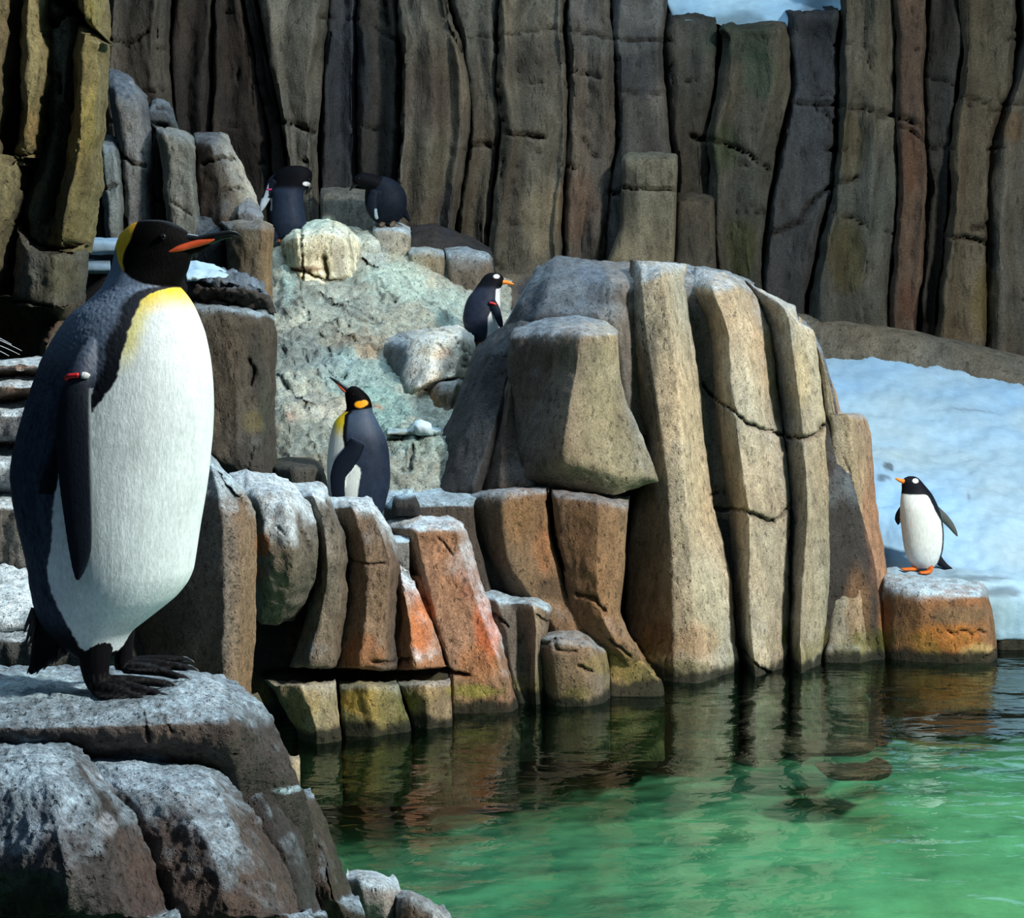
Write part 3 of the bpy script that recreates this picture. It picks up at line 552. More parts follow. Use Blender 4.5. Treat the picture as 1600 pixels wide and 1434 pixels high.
# dark shelf beside the boulder's foot
BLOBS += [(630, 770, 20, 8, (150, 180, 196), .9), (740, 772, 20, 4, (150, 170, 180), .5), (670, 766, 14, 4, (150, 176, 188), .8)]
thing_rock('rock_ledge', 'low dark rock ledge with snow crumbs at the foot of the outcrop', [
    ([596, 640, 690, 745], [765, 764, 762, 764], 10.6), ([596, 640, 690, 745], [776, 778, 776, 774], 10.15), ([600, 650, 700, 740], [792, 790, 788, 790], 10.0), ([600, 660, 715, 745], 840, 10.0), ([620, 680, 740, 770], 930, 10.0), ([700, 740, 780, 800], 1120, 9.95)],
    [(70, 80, 86), (70, 66, 64), (76, 70, 64), (64, 58, 54)], dust=.7, step=4, seed=43, amp=.03)
thing_rock('stone', 'small dark rounded stone on the snow right of the middle king penguin', [([616, 632, 648], [774, 770, 774], 10.0), ([613, 632, 652], [782, 778, 783], 9.88), ([612, 632, 655], 792, 9.85), ([614, 632, 655], 806, 9.9)], (44, 44, 46), step=2.5, seed=44, amp=.01, wet=False)

# ================================================================== SMALL ROCKS BETWEEN THE SLAB AND THE BOULDER
CRACKS += [([(772, 960), (795, 980)], 3, .06), ([(868, 1000), (870, 1015), (890, 1020), (900, 1018)], 2.5, .04), ([(850, 1008), (868, 1000), (886, 996)], 2.5, .04), ([(905, 1042), (925, 1050)], 3, .05), ([(840, 960), (855, 972), (870, 975)], 3, .06)]
thing_rock('rock', 'grey jagged rock wedged between the orange slab and the outcrop', [
    ([750, 775, 800, 830, 858], [922, 922, 930, 930, 936], 10.05), ([752, 775, 800, 832, 862], [934, 936, 940, 940, 955], [9.9, 9.8, 9.85, 9.75, 9.85]), ([764, 790, 812, 838, 858], 985, [9.9, 9.75, 9.82, 9.68, 9.8]), ([775, 800, 822, 836, 850], 1040, [9.85, 9.75, 9.8, 9.65, 9.75]), ([790, 815, 828, 838, 850], 1100, [9.8, 9.72, 9.75, 9.68, 9.75]), ([795, 815, 830, 840, 850], 1190, 9.75)],
    [(100, 96, 92), (96, 90, 84), (84, 80, 76), (122, 112, 98), (96, 88, 78)], dust=.9, step=3, seed=51, amp=.03, edge=.06)
thing_rock('boulder', 'round brown cracked boulder at the waterline left of centre', [
    ([850, 880, 915, 935], [984, 979, 985, 998], 10.0), ([838, 875, 920, 945], [1000, 996, 1004, 1018], [9.75, 9.62, 9.65, 9.78]), ([838, 872, 915, 950], 1030, [9.7, 9.58, 9.6, 9.75]), ([842, 872, 912, 955], 1065, [9.72, 9.6, 9.6, 9.74]), ([846, 872, 910, 955], 1105, [9.75, 9.65, 9.62, 9.74]), ([846, 872, 910, 955], 1190, 9.7)],
    [(76, 70, 64), (112, 96, 80), (116, 98, 80), (124, 116, 106)], dust=.35, step=3, seed=52, amp=.035, edge=.12, edge_w=9, rnd=5)
thing_rock('rock', 'low yellowish rock toe running into the water beside the round boulder', [
    ([945, 970, 995, 1015], [990, 996, 1004, 1035], 10.1), ([948, 972, 1000, 1022], [1015, 1018, 1030, 1055], 9.95), ([948, 978, 1008, 1034], 1066, 9.95), ([948, 980, 1012, 1040], 1095, 9.9), ([948, 980, 1012, 1040], 1190, 9.9)], (136, 116, 80), step=3, seed=53, amp=.02)

# ================================================================== LEFT BANK OF ROCKS
CRACKS += [([(415, 1052), (500, 1046), (600, 1052), (695, 1050), (730, 1056)], 4, .10), ([(585, 1035), (615, 1036), (640, 1030)], 4, .06), ([(685, 840), (700, 855), (708, 868)], 2, .03), ([(622, 880), (645, 905), (670, 945)], 2, .04),
           ([(540, 870), (570, 882), (600, 880)], 2, .03), ([(465, 800), (485, 860), (488, 930)], 2.5, .04), ([(430, 820), (445, 835)], 2, .03), ([(340, 740), (368, 775), (385, 790)], 3, .08), ([(395, 700), (380, 760)], 2, .03)]
BLOBS += [(760, 980, 22, 60, (200, 104, 60), .75), (740, 900, 26, 50, (160, 104, 82), .5), (745, 1040, 30, 30, (168, 112, 72), .6), (660, 980, 18, 60, (192, 112, 66), .7), (650, 920, 14, 30, (160, 100, 70), .6), (570, 1020, 34, 30, (156, 100, 60), .6), (470, 1000, 24, 30, (104, 76, 44), .5),
          (408, 850, 10, 22, (168, 96, 44), .8), (405, 900, 10, 16, (130, 90, 60), .6), (480, 1100, 26, 26, (146, 130, 92), .7), (560, 1095, 24, 18, (178, 150, 70), .8), (575, 1110, 18, 16, (170, 140, 84), .6), (665, 1085, 24, 16, (150, 128, 90), .7),
          (640, 1100, 14, 20, (100, 104, 40), .6), (740, 1080, 40, 12, (150, 146, 64), .7), (420, 800, 34, 20, (110, 104, 98), .3), (500, 900, 20, 40, (96, 92, 76), .4)]
KW = dict(dust=1.0, dthr=.24, dustcol=(190, 206, 216), step=3.0, amp=.028, amp2=.013, edge=.035, edge_w=3, rnd=1, cvar=.2, streak=.2)
thing_rock('rock_slab', 'big orange stained slab with flat frosty top sloping into the pool', [
    ([574, 635, 700, 716], [794, 795, 797, 799], [10.2, 10.2, 10.2, 10.25]), ([590, 650, 712, 726], [826, 822, 818, 824], [10.0, 9.72, 9.72, 9.85]), ([606, 652, 720, 735], 850, [10.05, 9.66, 9.66, 9.8]), ([632, 664, 735, 749], 900, [10.0, 9.6, 9.6, 9.75]), ([655, 676, 750, 765], 950, [9.95, 9.57, 9.55, 9.7]),
    ([672, 690, 768, 782], 1000, [9.85, 9.53, 9.5, 9.66]), ([684, 704, 788, 802], 1060, [9.75, 9.48, 9.46, 9.6]), ([690, 708, 796, 812], [1112, 1114, 1110, 1106], [9.5, 9.47, 9.5, 9.6]), ([690, 708, 796, 812], 1260, [9.5, 9.45, 9.5, 9.6])],
    [(88, 76, 70), (140, 112, 92), (150, 116, 94), (120, 96, 80)], seed=61, **KW)
thing_rock('rock_slab', 'narrow orange triangular slab leaning left of the big orange slab', [
    ([618, 624, 632], [872, 872, 880], 9.75), ([614, 630, 652], 920, [9.6, 9.38, 9.5]), ([612, 640, 675], 970, [9.55, 9.32, 9.45]), ([612, 645, 688], 1010, [9.5, 9.3, 9.42]), ([614, 650, 697], 1045, [9.5, 9.28, 9.4]), ([614, 650, 697], 1050, [9.65, 9.6, 9.6])],
    [(120, 92, 74), (158, 118, 88), (150, 108, 80)], seed=62, **KW)
thing_rock('rock', 'brown blunt rock with frosty crest directly below the middle king penguin', [
    ([508, 545, 574, 580], [775, 776, 776, 780], 9.45), ([512, 550, 582, 592], [796, 790, 792, 800], [9.35, 9.2, 9.18, 9.3]), ([527, 562, 600, 612], 832, [9.35, 9.12, 9.1, 9.3]), ([539, 572, 612, 623], 880, [9.3, 9.06, 9.05, 9.25]), ([538, 572, 610, 621], 930, [9.25, 9.02, 9.05, 9.25]), ([530, 568, 604, 618], 990, [9.2, 9.0, 9.03, 9.22]), ([522, 562, 602, 619], 1044, [9.2, 9.0, 9.03, 9.22]), ([522, 562, 602, 619], 1049, 9.4)],
    [(100, 90, 80), (122, 104, 88), (116, 98, 82), (78, 68, 62)], seed=63, **KW)
thing_rock('rock', 'slanting grey brown rock with frosty streaked top, second of the left bank', [
    ([440, 478, 502, 510], [752, 754, 756, 762], 9.4), ([456, 488, 512, 522], [778, 772, 778, 792], [9.1, 8.95, 8.95, 9.1]), ([478, 505, 530, 540], 830, [9.05, 8.85, 8.87, 9.05]), ([492, 512, 532, 541], 880, [9.0, 8.8, 8.85, 9.0]), ([484, 505, 528, 540], 940, [9.0, 8.85, 8.88, 9.05]), ([466, 492, 520, 533], 1000, [9.0, 8.85, 8.88, 9.05]), ([452, 484, 515, 526], 1042, [9.0, 8.85, 8.88, 9.05]), ([452, 484, 515, 526], 1048, 9.2)],
    [(104, 98, 90), (122, 112, 100), (112, 102, 90), (90, 78, 66)], seed=64, **KW)
thing_rock('rock', 'rounded overhanging grey rock with bright frosty top, first of the left bank', [
    ([340, 385, 430, 448], [740, 734, 738, 748], 9.2), ([350, 398, 448, 478], [772, 766, 768, 790], [8.8, 8.6, 8.55, 8.75]), ([372, 410, 458, 492], 820, [8.7, 8.45, 8.42, 8.65]), ([385, 415, 462, 494], 862, [8.65, 8.4, 8.38, 8.6]), ([390, 415, 458, 490], 905, [8.65, 8.45, 8.42, 8.65]), ([392, 412, 446, 474], 945, [8.75, 8.6, 8.6, 8.8]), ([394, 408, 432, 452], 975, [8.95, 8.85, 8.85, 9.0])],
    [(110, 106, 100), (124, 116, 106), (112, 104, 92), (98, 90, 80)], seed=65, dust=1.0, dthr=.1, dustcol=(196, 212, 222), step=3.2, amp=.035, amp2=.01, edge=.12, edge_w=9, cvar=.22, rnd=6)
thing_rock('rock_block', 'pale yellow stone block at the waterline, leftmost of the low course', [
    ([412, 465, 522], [1063, 1062, 1061], 9.1), ([420, 470, 524], [1069, 1068, 1067], [8.95, 8.82, 8.9]), ([442, 485, 528], 1110, [8.9, 8.78, 8.86]), ([462, 495, 532], 1150, [8.88, 8.78, 8.85]), ([468, 500, 534], 1260, 8.85)], [(120, 112, 86), (152, 138, 106), (140, 124, 96)], seed=66, dust=.2, **{k: v for k, v in KW.items() if k != 'dust'})
thing_rock('rock_block', 'mossy yellow green stone block, middle of the low waterline course', [
    ([528, 570, 618], [1066, 1064, 1066], 9.3), ([530, 575, 622], [1074, 1071, 1073], [9.05, 8.93, 9.05]), ([532, 580, 634], 1110, [9.0, 8.92, 9.03]), ([534, 585, 642], 1146, [8.98, 8.94, 9.05]), ([536, 588, 644], 1260, 9.0)], [(96, 96, 62), (140, 126, 80), (86, 88, 66)], seed=67, dust=.2, **{k: v for k, v in KW.items() if k != 'dust'})
thing_rock('rock_block', 'brown stone block beside the orange slab, rightmost of the low course', [
    ([618, 660, 700], [1063, 1061, 1060], 9.5), ([622, 664, 703], [1070, 1067, 1067], [9.22, 9.12, 9.2]), ([636, 668, 705], 1100, [9.18, 9.1, 9.16]), ([642, 670, 706], 1134, [9.16, 9.12, 9.15]), ([644, 670, 706], 1260, 9.15)], [(100, 96, 70), (140, 120, 92), (126, 108, 86)], seed=68, dust=.2, **{k: v for k, v in KW.items() if k != 'dust'})
thing_rock('rock', 'recessed filler rock coloured black as shade in the hollow under the left bank', [
    ([370, 450, 560, 680], [900, 900, 900, 900], 9.7), ([360, 450, 560, 690], 1000, 9.6), ([360, 450, 560, 700], 1060, 9.5), ([400, 450, 560, 700], 1140, 9.4), ([440, 480, 560, 700], 1260, 9.2)], (38, 34, 32), step=6, seed=69, edge=0, amp=.03)  # dark filler, paints the shade of the hollow

thing_rock('rock_ledge', 'frosted ledge under the middle king penguin, behind the left bank', [([480, 560, 640], 812, 10.5), ([480, 560, 640], [832, 834, 836], [9.95, 9.85, 9.9]), ([480, 560, 640], [843, 846, 846], [9.72, 9.66, 9.7]), ([480, 560, 640], 960, 9.7)], (110, 112, 112), dust=.9, step=4, seed=72, amp=.015, edge=0, back=.3, wet=False)
# dark column behind the big penguin
BLOBS += [(340, 760, 40, 20, (150, 166, 176), .6), (250, 960, 60, 60, (48, 44, 40), .5), (385, 980, 10, 90, (112, 92, 70), .6), (345, 850, 30, 60, (104, 100, 96), .3)]
thing_rock('rock_column', 'dark speckled rock column directly behind the big king penguin', [
    ([120, 230, 300, 326, 345, 362], [780, 760, 720, 704, 730, 750], 6.8), ([120, 235, 300, 330, 365, 385], [800, 785, 745, 724, 750, 776], [6.5, 6.3, 6.2, 6.15, 6.2, 6.4]), ([120, 235, 300, 345, 378, 398], [830, 820, 800, 790, 800, 815], [6.45, 6.2, 6.05, 5.98, 6.02, 6.25]), ([120, 235, 310, 350, 376, 399], 880, [6.4, 6.15, 6.0, 5.92, 5.98, 6.2]),
    ([120, 235, 312, 350, 374, 397], 980, [6.4, 6.12, 5.98, 5.9, 5.96, 6.18]), ([120, 235, 312, 350, 370, 392], 1100, [6.4, 6.1, 5.96, 5.88, 5.94, 6.15]), ([120, 235, 312, 350, 370, 392], 1470, 6.1), ([120, 235, 312, 350, 370, 392], 1480, 6.1)],
    [(60, 56, 52), (66, 60, 54), (76, 70, 64), (92, 86, 80), (96, 88, 80), (124, 100, 76)], dust=.95, step=3.4, seed=70, amp=.012, amp2=.006, edge=.05, wet=False, mat=M_NEAR, cvar=.2)
thing_rock('rock', 'olive flank rock in shadow between foreground ledge and low block course', [
    ([360, 385, 400], [1075, 1078, 1085], 7.3), ([360, 395, 418], 1120, [7.2, 7.0, 7.2]), ([360, 420, 446], 1180, [7.1, 6.95, 7.2]), ([360, 430, 462], 1250, 7.1), ([360, 430, 470], 1440, 7.0), ([360, 430, 470], 1480, 7.0)], (84, 80, 60), step=4, seed=71, amp=.02)

# ================================================================== STACKED PALE LEDGES BEHIND THE PENGUIN'S BACK
def ledge(lab, y0, y1, y2, Y, c, seed, x1=150, d=.9, tilt=0):
    t = [tilt*k for k in (0, .3, .6, 1)]
    thing_rock('rock_ledge', lab, [([-420, 10, 70, x1], [y0+v for v in t], Y+.5), ([-420, 10, 70, x1], [(y0*.35+y1*.65)+v for v in t], Y+.08), ([-420, 10, 70, x1], [y1+v for v in t], Y), ([-420, 10, 70, x1], [y2+v for v in t], Y+.02), ([-420, 10, 70, x1], [y2+12+v for v in t], Y+.25)],
               c, group=None, dust=d, dustcol=(206, 224, 232), step=3.5, seed=seed, amp=.035, amp2=.012, edge=0, wet=False, mat=M_NEAR, cvar=.3, freq=3, rnd=4)
ledge('thin snow dusted ledge behind the big penguin, topmost of the stack', 562, 572, 584, 6.3, (120, 104, 92), 81, tilt=-6)
ledge('cracked snowy ledge behind the big penguin, second from top', 582, 604, 622, 6.15, (118, 96, 82), 82, tilt=-8)
ledge('pitted grey ledge with a red seam below, third from top', 616, 650, 692, 6.0, (112, 114, 118), 83, tilt=-6, d=.95)
ledge('smooth white ledge level with the penguin\'s lower back', 688, 730, 762, 5.85, (150, 156, 160), 84, tilt=4)
ledge('rough dark grey ledge with white crest behind the penguin\'s hip', 756, 792, 888, 5.7, (92, 90, 84), 85, tilt=6, d=.9)
ledge('broad white snow covered ledge above the penguin\'s tail', 884, 975, 990, 5.0, (170, 178, 182), 86, tilt=6, d=1.0)
ledge('dark stone with a pale crown beside the penguin\'s tail', 980, 996, 1050, 4.6, (84, 86, 84), 87, x1=190, d=.6)

thing_rock('rock', 'dark rock mass carrying the snowy ledges behind the big penguin', [([-900, -300, 60, 200], 930, [6.6, 6.0, 5.9, 6.3]), ([-900, -300, 60, 240], 1060, [6.4, 5.6, 5.5, 6.1]), ([-900, -300, 60, 260], 1400, [6.2, 5.3, 5.2, 6.0]), ([-900, -300, 60, 260], 1560, [6.2, 5.3, 5.2, 6.0])], (52, 50, 46), step=8, seed=88, amp=.05, wet=False, edge=0)
# ================================================================== FOREGROUND ROCKS
CRACKS += [([(165, 1068), (195, 1088), (222, 1108), (230, 1140), (232, 1160)], 3.5, .012), ([(20, 1120), (60, 1095), (80, 1080)], 2.5, .01), ([(250, 1110), (270, 1145)], 2.5, .006), ([(365, 1180), (410, 1145)], 3, .01),
           ([(470, 1240), (500, 1330), (520, 1400)], 4, .02)]
BLOBS += [(310, 1080, 40, 26, (176, 192, 204), .8), (150, 1110, 70, 16, (120, 132, 142), .5), (60, 1070, 80, 24, (170, 196, 198), .8), (90, 1160, 80, 24, (40, 40, 42), .6), (280, 1110, 30, 14, (120, 124, 130), .5),  # also paints the lit chamfer and the shadow under the overhang
          (50, 1200, 60, 40, (150, 170, 186), .9), (90, 1270, 50, 40, (120, 134, 148), .7), (200, 1210, 60, 26, (156, 174, 190), .9), (280, 1220, 40, 16, (120, 132, 146), .6), (30, 1300, 40, 40, (130, 148, 164), .7), (170, 1290, 14, 20, (150, 160, 172), .5), (50, 1420, 60, 40, (26, 24, 24), .8),
          (300, 1390, 120, 60, (66, 50, 42), .5), (450, 1236, 26, 5, (150, 176, 190), .9), (230, 1330, 60, 50, (74, 60, 52), .4), (100, 1375, 26, 26, (84, 84, 88), .5)]
NK = dict(mat=M_NEAR, dust=.75, dthr=.48, dustcol=(150, 176, 194), step=3.4, amp=.011, amp2=.0055, edge=.03, edge_w=10, wet=False, cvar=.34, streak=.05, freq=3.6, rnd=3, wob=6)
thing_rock('boulder', 'wide frosty topped dark boulder the big king penguin stands on', [
    ([-420, 60, 180, 300, 345], [1038, 1038, 1040, 1048, 1060], 3.55), ([-420, 60, 200, 320, 380], [1064, 1064, 1066, 1060, 1080], [3.26, 3.26, 3.24, 3.26, 3.35]), ([-420, 60, 215, 345, 412], [1084, 1086, 1092, 1082, 1112], [3.12, 3.11, 3.09, 3.13, 3.25]),
    ([-420, 60, 225, 355, 432], [1122, 1134, 1128, 1122, 1150], [2.95, 2.93, 2.95, 3.0, 3.2]), ([-420, 60, 220, 360, 448], [1158, 1166, 1164, 1170, 1190], [2.96, 2.95, 2.95, 2.98, 3.18]), ([-420, 60, 225, 372, 470], [1200, 1205, 1210, 1230, 1246], [3.08, 3.08, 3.04, 3.04, 3.2]), ([-420, 60, 230, 390, 488], [1300, 1300, 1300, 1310, 1320], [3.15, 3.15, 3.1, 3.1, 3.25]),
    ([-420, 60, 240, 410, 500], 1470, 3.3), ([-420, 60, 240, 410, 500], 2300, 3.3)],
    [(48, 47, 47), (56, 54, 56), (62, 57, 56), (65, 59, 57), (51, 44, 41)], seed=101, **NK)
thing_rock('boulder', 'dark brown rock face dropping to the pool right of the foreground boulders', [
    ([405, 430, 455, 482], [1240, 1234, 1231, 1236], 3.75), ([395, 432, 462, 488], [1262, 1250, 1240, 1250], [3.45, 3.4, 3.4, 3.5]), ([392, 440, 490, 512], 1300, [3.42, 3.36, 3.36, 3.5]), ([392, 450, 508, 532], 1350, [3.42, 3.33, 3.33, 3.5]), ([392, 460, 525, 550], 1400, [3.42, 3.3, 3.3, 3.5]), ([392, 470, 545, 575], 1475, 3.35), ([392, 470, 640, 680], 2100, [3.4, 3.6, 3.9, 4.0])],
    [(44, 39, 37), (51, 44, 38), (54, 42, 34), (48, 44, 35)], seed=102, **NK)
thing_rock('boulder', 'low dark rock ridge lying in front of the wet rock face', [
    ([340, 365, 398, 415], [1214, 1210, 1212, 1226], 3.35), ([345, 375, 410, 432], [1228, 1224, 1228, 1246], [3.15, 3.1, 3.12, 3.25]), ([360, 395, 435, 462], 1290, [3.12, 3.05, 3.05, 3.2]), ([380, 420, 455, 480], 1350, [3.1, 3.02, 3.02, 3.15]), ([400, 440, 472, 496], 1430, [3.08, 3.0, 3.0, 3.1]), ([420, 455, 485, 510], 1480, 3.05), ([420, 455, 485, 510], 2100, 3.2)],
    (37, 34, 34), seed=103, **NK)
thing_rock('boulder', 'long frosted brown boulder sloping right, lower left corner behind the largest', [
    ([90, 160, 240, 300, 322], [1176, 1175, 1182, 1188, 1196], 3.15), ([100, 170, 250, 320, 350], [1200, 1196, 1200, 1206, 1222], [2.9, 2.86, 2.84, 2.86, 2.95]), ([120, 200, 280, 350, 392], [1240, 1240, 1240, 1248, 1266], [2.8, 2.72, 2.7, 2.74, 2.86]), ([150, 230, 310, 370, 412], [1290, 1290, 1290, 1294, 1300], [2.74, 2.66, 2.63, 2.68, 2.82]),
    ([170, 260, 340, 400, 440], [1350, 1350, 1350, 1350, 1356], [2.7, 2.6, 2.58, 2.64, 2.8]), ([190, 280, 360, 430, 470], 1430, [2.68, 2.56, 2.54, 2.6, 2.76]), ([190, 290, 380, 450, 490], 1490, 2.6), ([190, 290, 380, 450, 490], 2300, 2.6)],
    [(65, 60, 62), (71, 65, 65), (71, 60, 56), (68, 57, 51), (53, 45, 42)], seed=104, **NK)
thing_rock('boulder', 'largest bluish frosted boulder filling the lower left corner', [
    ([-420, 0, 60, 105, 118], [1162, 1160, 1158, 1162, 1172], 2.95), ([-420, 0, 65, 118, 140], [1180, 1178, 1176, 1182, 1200], [2.66, 2.64, 2.62, 2.66, 2.78]), ([-420, 0, 80, 140, 178], [1225, 1225, 1225, 1230, 1250], [2.52, 2.5, 2.48, 2.52, 2.68]), ([-420, 0, 90, 160, 205], 1290, [2.46, 2.44, 2.4, 2.45, 2.62]),
    ([-420, 0, 100, 180, 236], 1360, [2.44, 2.4, 2.35, 2.42, 2.58]), ([-420, 0, 105, 200, 262], 1430, [2.48, 2.44, 2.36, 2.4, 2.55]), ([-420, 0, 110, 210, 280], 1500, 2.45), ([-420, 0, 110, 210, 280], 2400, 2.45)],
    [(62, 62, 66), (68, 69, 74), (72, 74, 78), (62, 59, 60), (51, 45, 44)], seed=105, **NK)
thing_rock('stone', 'pale speckled stone at the water, left of the pair at the bottom', [([540, 560, 590, 612], [1362, 1358, 1362, 1374], 5.9), ([538, 560, 600, 622], [1376, 1370, 1376, 1390], [5.7, 5.6, 5.6, 5.7]), ([538, 565, 605, 626], 1410, [5.66, 5.55, 5.55, 5.66]), ([538, 565, 605, 626], 1480, 5.6), ([538, 565, 605, 626], 1560, 5.6)], (128, 126, 124), step=3, seed=106, dust=.7, amp=.015, rnd=4, wet=False)
thing_rock('stone', 'low dark brown stone at the bottom edge, right of the pale one', [([612, 640, 670, 690], [1390, 1388, 1402, 1420], 5.8), ([614, 640, 672, 700], [1402, 1400, 1412, 1432], [5.6, 5.55, 5.55, 5.6]), ([614, 640, 680, 715], 1470, 5.5), ([614, 640, 680, 715], 1560, 5.5)], (82, 70, 58), step=3, seed=107, dust=.4, amp=.015, wet=False)
thing_rock('stone', 'tiny pale stone on the shadowed bank beside the water', [([448, 456, 464], [1182, 1181, 1184], 7.1), ([446, 456, 466], [1192, 1190, 1194], 7.02), ([446, 456, 466], 1212, 7.0), ([446, 456, 466], 1240, 7.05)], (150, 140, 120), step=2, seed=108, amp=.006, wet=False)
# ================================================================== LOW COLUMNS AT THE LEFT BACK
CRACKS += [([(190, 240), (205, 258), (228, 260)], 2.5, .1), ([(150, 294), (170, 294), (190, 286)], 2.5, .08), ([(235, 310), (258, 318)], 3, .12), ([(270, 318), (300, 335)], 2, .05), ([(318, 256), (345, 246), (365, 250)], 3, .1), ([(350, 296), (380, 294)], 2, .06),
           ([(180, 210), (186, 250), (190, 300)], 3, .12), ([(195, 340), (197, 380)], 3, .1), ([(245, 165), (262, 168)], 5, .15), ([(238, 190), (255, 196)], 4, .15)]
BLOBS += [(190, 130, 24, 26, (50, 56, 66), .8), (250, 175, 28, 14, (70, 74, 78), .7), (208, 130, 5, 6, (140, 140, 144), .8)]
G_ = 'low columns in front of the back wall'
def low(lab, rd, c, seed, **kw):
    k = dict(step=3.2, back=.5, rnd=1, amp=.04, amp2=.016, edge=.1, edge_w=2.5, wet=False, streak=.35, cvar=.25, mat=M_FAR, wob=4, dust=.35, dustcol=(120, 130, 140)); k.update(kw)
    thing_rock('rock_column', lab, rd, c, seed=seed, **k)
low('tall blue grey rock column with dark crown, left back', [([164, 180, 210, 222], [104, 106, 122, 138], 14.2), ([166, 182, 212, 226], [140, 142, 150, 158], [13.8, 13.6, 13.65, 13.9]), ([178, 195, 228, 234], 220, [13.7, 13.5, 13.55, 13.8]), ([186, 200, 230, 236], 300, [13.6, 13.45, 13.5, 13.7]), ([190, 204, 232, 238], 400, [13.5, 13.4, 13.45, 13.6]), ([190, 204, 232, 238], 440, 13.6)], (92, 94, 94), 201)
low('narrow blue grey rock column beside the mossy wall', [([150, 160, 172, 182], [210, 208, 210, 212], 14), ([150, 160, 178, 188], 230, [13.6, 13.4, 13.4, 13.6]), ([152, 164, 184, 192], 290, [13.5, 13.3, 13.3, 13.5]), ([160, 170, 188, 194], 350, [13.4, 13.2, 13.25, 13.5]), ([168, 176, 192, 196], 440, 13.4)], (104, 108, 104), 202)
low('brown shadowed rock sliver against the mossy wall', [([136, 145, 156], 260, 14), ([136, 145, 158], 300, [13.8, 13.6, 13.7]), ([134, 146, 168], 380, [13.7, 13.55, 13.6]), ([134, 146, 168], 450, 13.6)], (92, 84, 74), 203)
low('dark brown recessed rock column between two grey ones', [([226, 236, 250], [180, 178, 190], 14.2), ([230, 240, 254], 230, [14.0, 13.85, 13.9]), ([232, 244, 260], 300, [13.9, 13.8, 13.85]), ([232, 246, 260], 370, [13.85, 13.75, 13.8]), ([232, 246, 262], 450, 13.8)], (74, 66, 62), 204)
low('broad grey rock column with squared top behind the penguin head', [([238, 255, 284, 296], [194, 196, 204, 210], 14.0), ([240, 256, 290, 300], [206, 206, 216, 226], [13.5, 13.3, 13.3, 13.5]), ([250, 264, 298, 304], 260, [13.4, 13.2, 13.2, 13.4]), ([256, 268, 304, 308], 330, [13.3, 13.12, 13.12, 13.3]), ([258, 270, 310, 314], 400, [13.2, 13.05, 13.05, 13.2]), ([258, 270, 310, 314], 460, 13.2)], (104, 104, 96), 205)
low('small rough grey stone perched above the low columns', [([232, 245, 262], [158, 150, 156], 14.3), ([228, 245, 266], [172, 166, 170], 14.0), ([228, 248, 270], 188, 13.95), ([240, 256, 275], 204, 14.0)], (76, 82, 84), 206, amp=.05)
low('dark rust brown rock column with pale slanted right edge', [([298, 330, 345, 352], [210, 209, 209, 212], 14.1), ([300, 330, 340, 366], [224, 222, 222, 240], [13.7, 13.5, 13.55, 13.7]), ([305, 335, 352, 384], [260, 260, 262, 280], [13.6, 13.4, 13.4, 13.6]), ([306, 345, 372, 400], 310, [13.5, 13.3, 13.3, 13.5]), ([308, 345, 380, 405], 350, [13.4, 13.2, 13.25, 13.4]), ([308, 345, 380, 405], 440, 13.4)], [(58, 46, 40), (56, 50, 44), (84, 78, 68), (150, 144, 126)], 207)
low('small rounded grey stone left of the preening penguin', [([372, 390, 404], [318, 312, 320], 13.4), ([366, 388, 408], [330, 326, 332], 13.1), ([368, 388, 408], 348, 13.1)], (112, 112, 112), 208, rnd=5)
low('squat brown rock block under the penguin bill, orange right edge', [([340, 372, 410, 424], [346, 344, 344, 350], 13.0), ([346, 374, 412, 426], [356, 354, 354, 360], [12.6, 12.45, 12.4, 12.55]), ([350, 374, 410, 424], 400, [12.55, 12.4, 12.35, 12.5]), ([350, 376, 410, 424], 450, [12.5, 12.35, 12.3, 12.45]), ([350, 376, 410, 424], 500, 12.45)], [(76, 72, 64), (104, 92, 74), (100, 92, 76), (124, 106, 80)], 209)
low('gap filler rock coloured black as shade behind the penguin bill', [([290, 320, 352], [330, 338, 344], 13.3), ([290, 320, 354], 380, 13.1), ([290, 320, 354], 450, 13.0)], (30, 32, 34), 210)  # dark filler, paints the shade of the gap
# niche rock painted black for its shade, with two snow covered steps
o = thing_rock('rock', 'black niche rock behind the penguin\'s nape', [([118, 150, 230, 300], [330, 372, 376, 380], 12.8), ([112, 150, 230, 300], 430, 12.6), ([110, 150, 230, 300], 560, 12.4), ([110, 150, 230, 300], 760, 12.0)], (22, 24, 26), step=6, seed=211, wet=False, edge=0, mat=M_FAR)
for lab, rd in (('upper snow covered step left of the penguin\'s head', [([138, 160, 215], [372, 371, 371], 12.2), ([138, 160, 215], [378, 377, 377], 11.9), ([140, 160, 215], 394, 11.88), ([141, 160, 215], 398, 12.0)]),
                ('lower snow covered step left of the penguin\'s head', [([136, 150, 172], [406, 405, 404], 12.2), ([136, 150, 172], [410, 410, 410], 11.9), ([136, 150, 172], 424, 11.88), ([137, 150, 172], 428, 12.0)])):
    thing_rock('snow_step', lab, rd, (128, 154, 174), cat='snow', step=2.5, seed=212, wet=False, edge=0, amp=.015, mat=M_SNOW, wob=2)

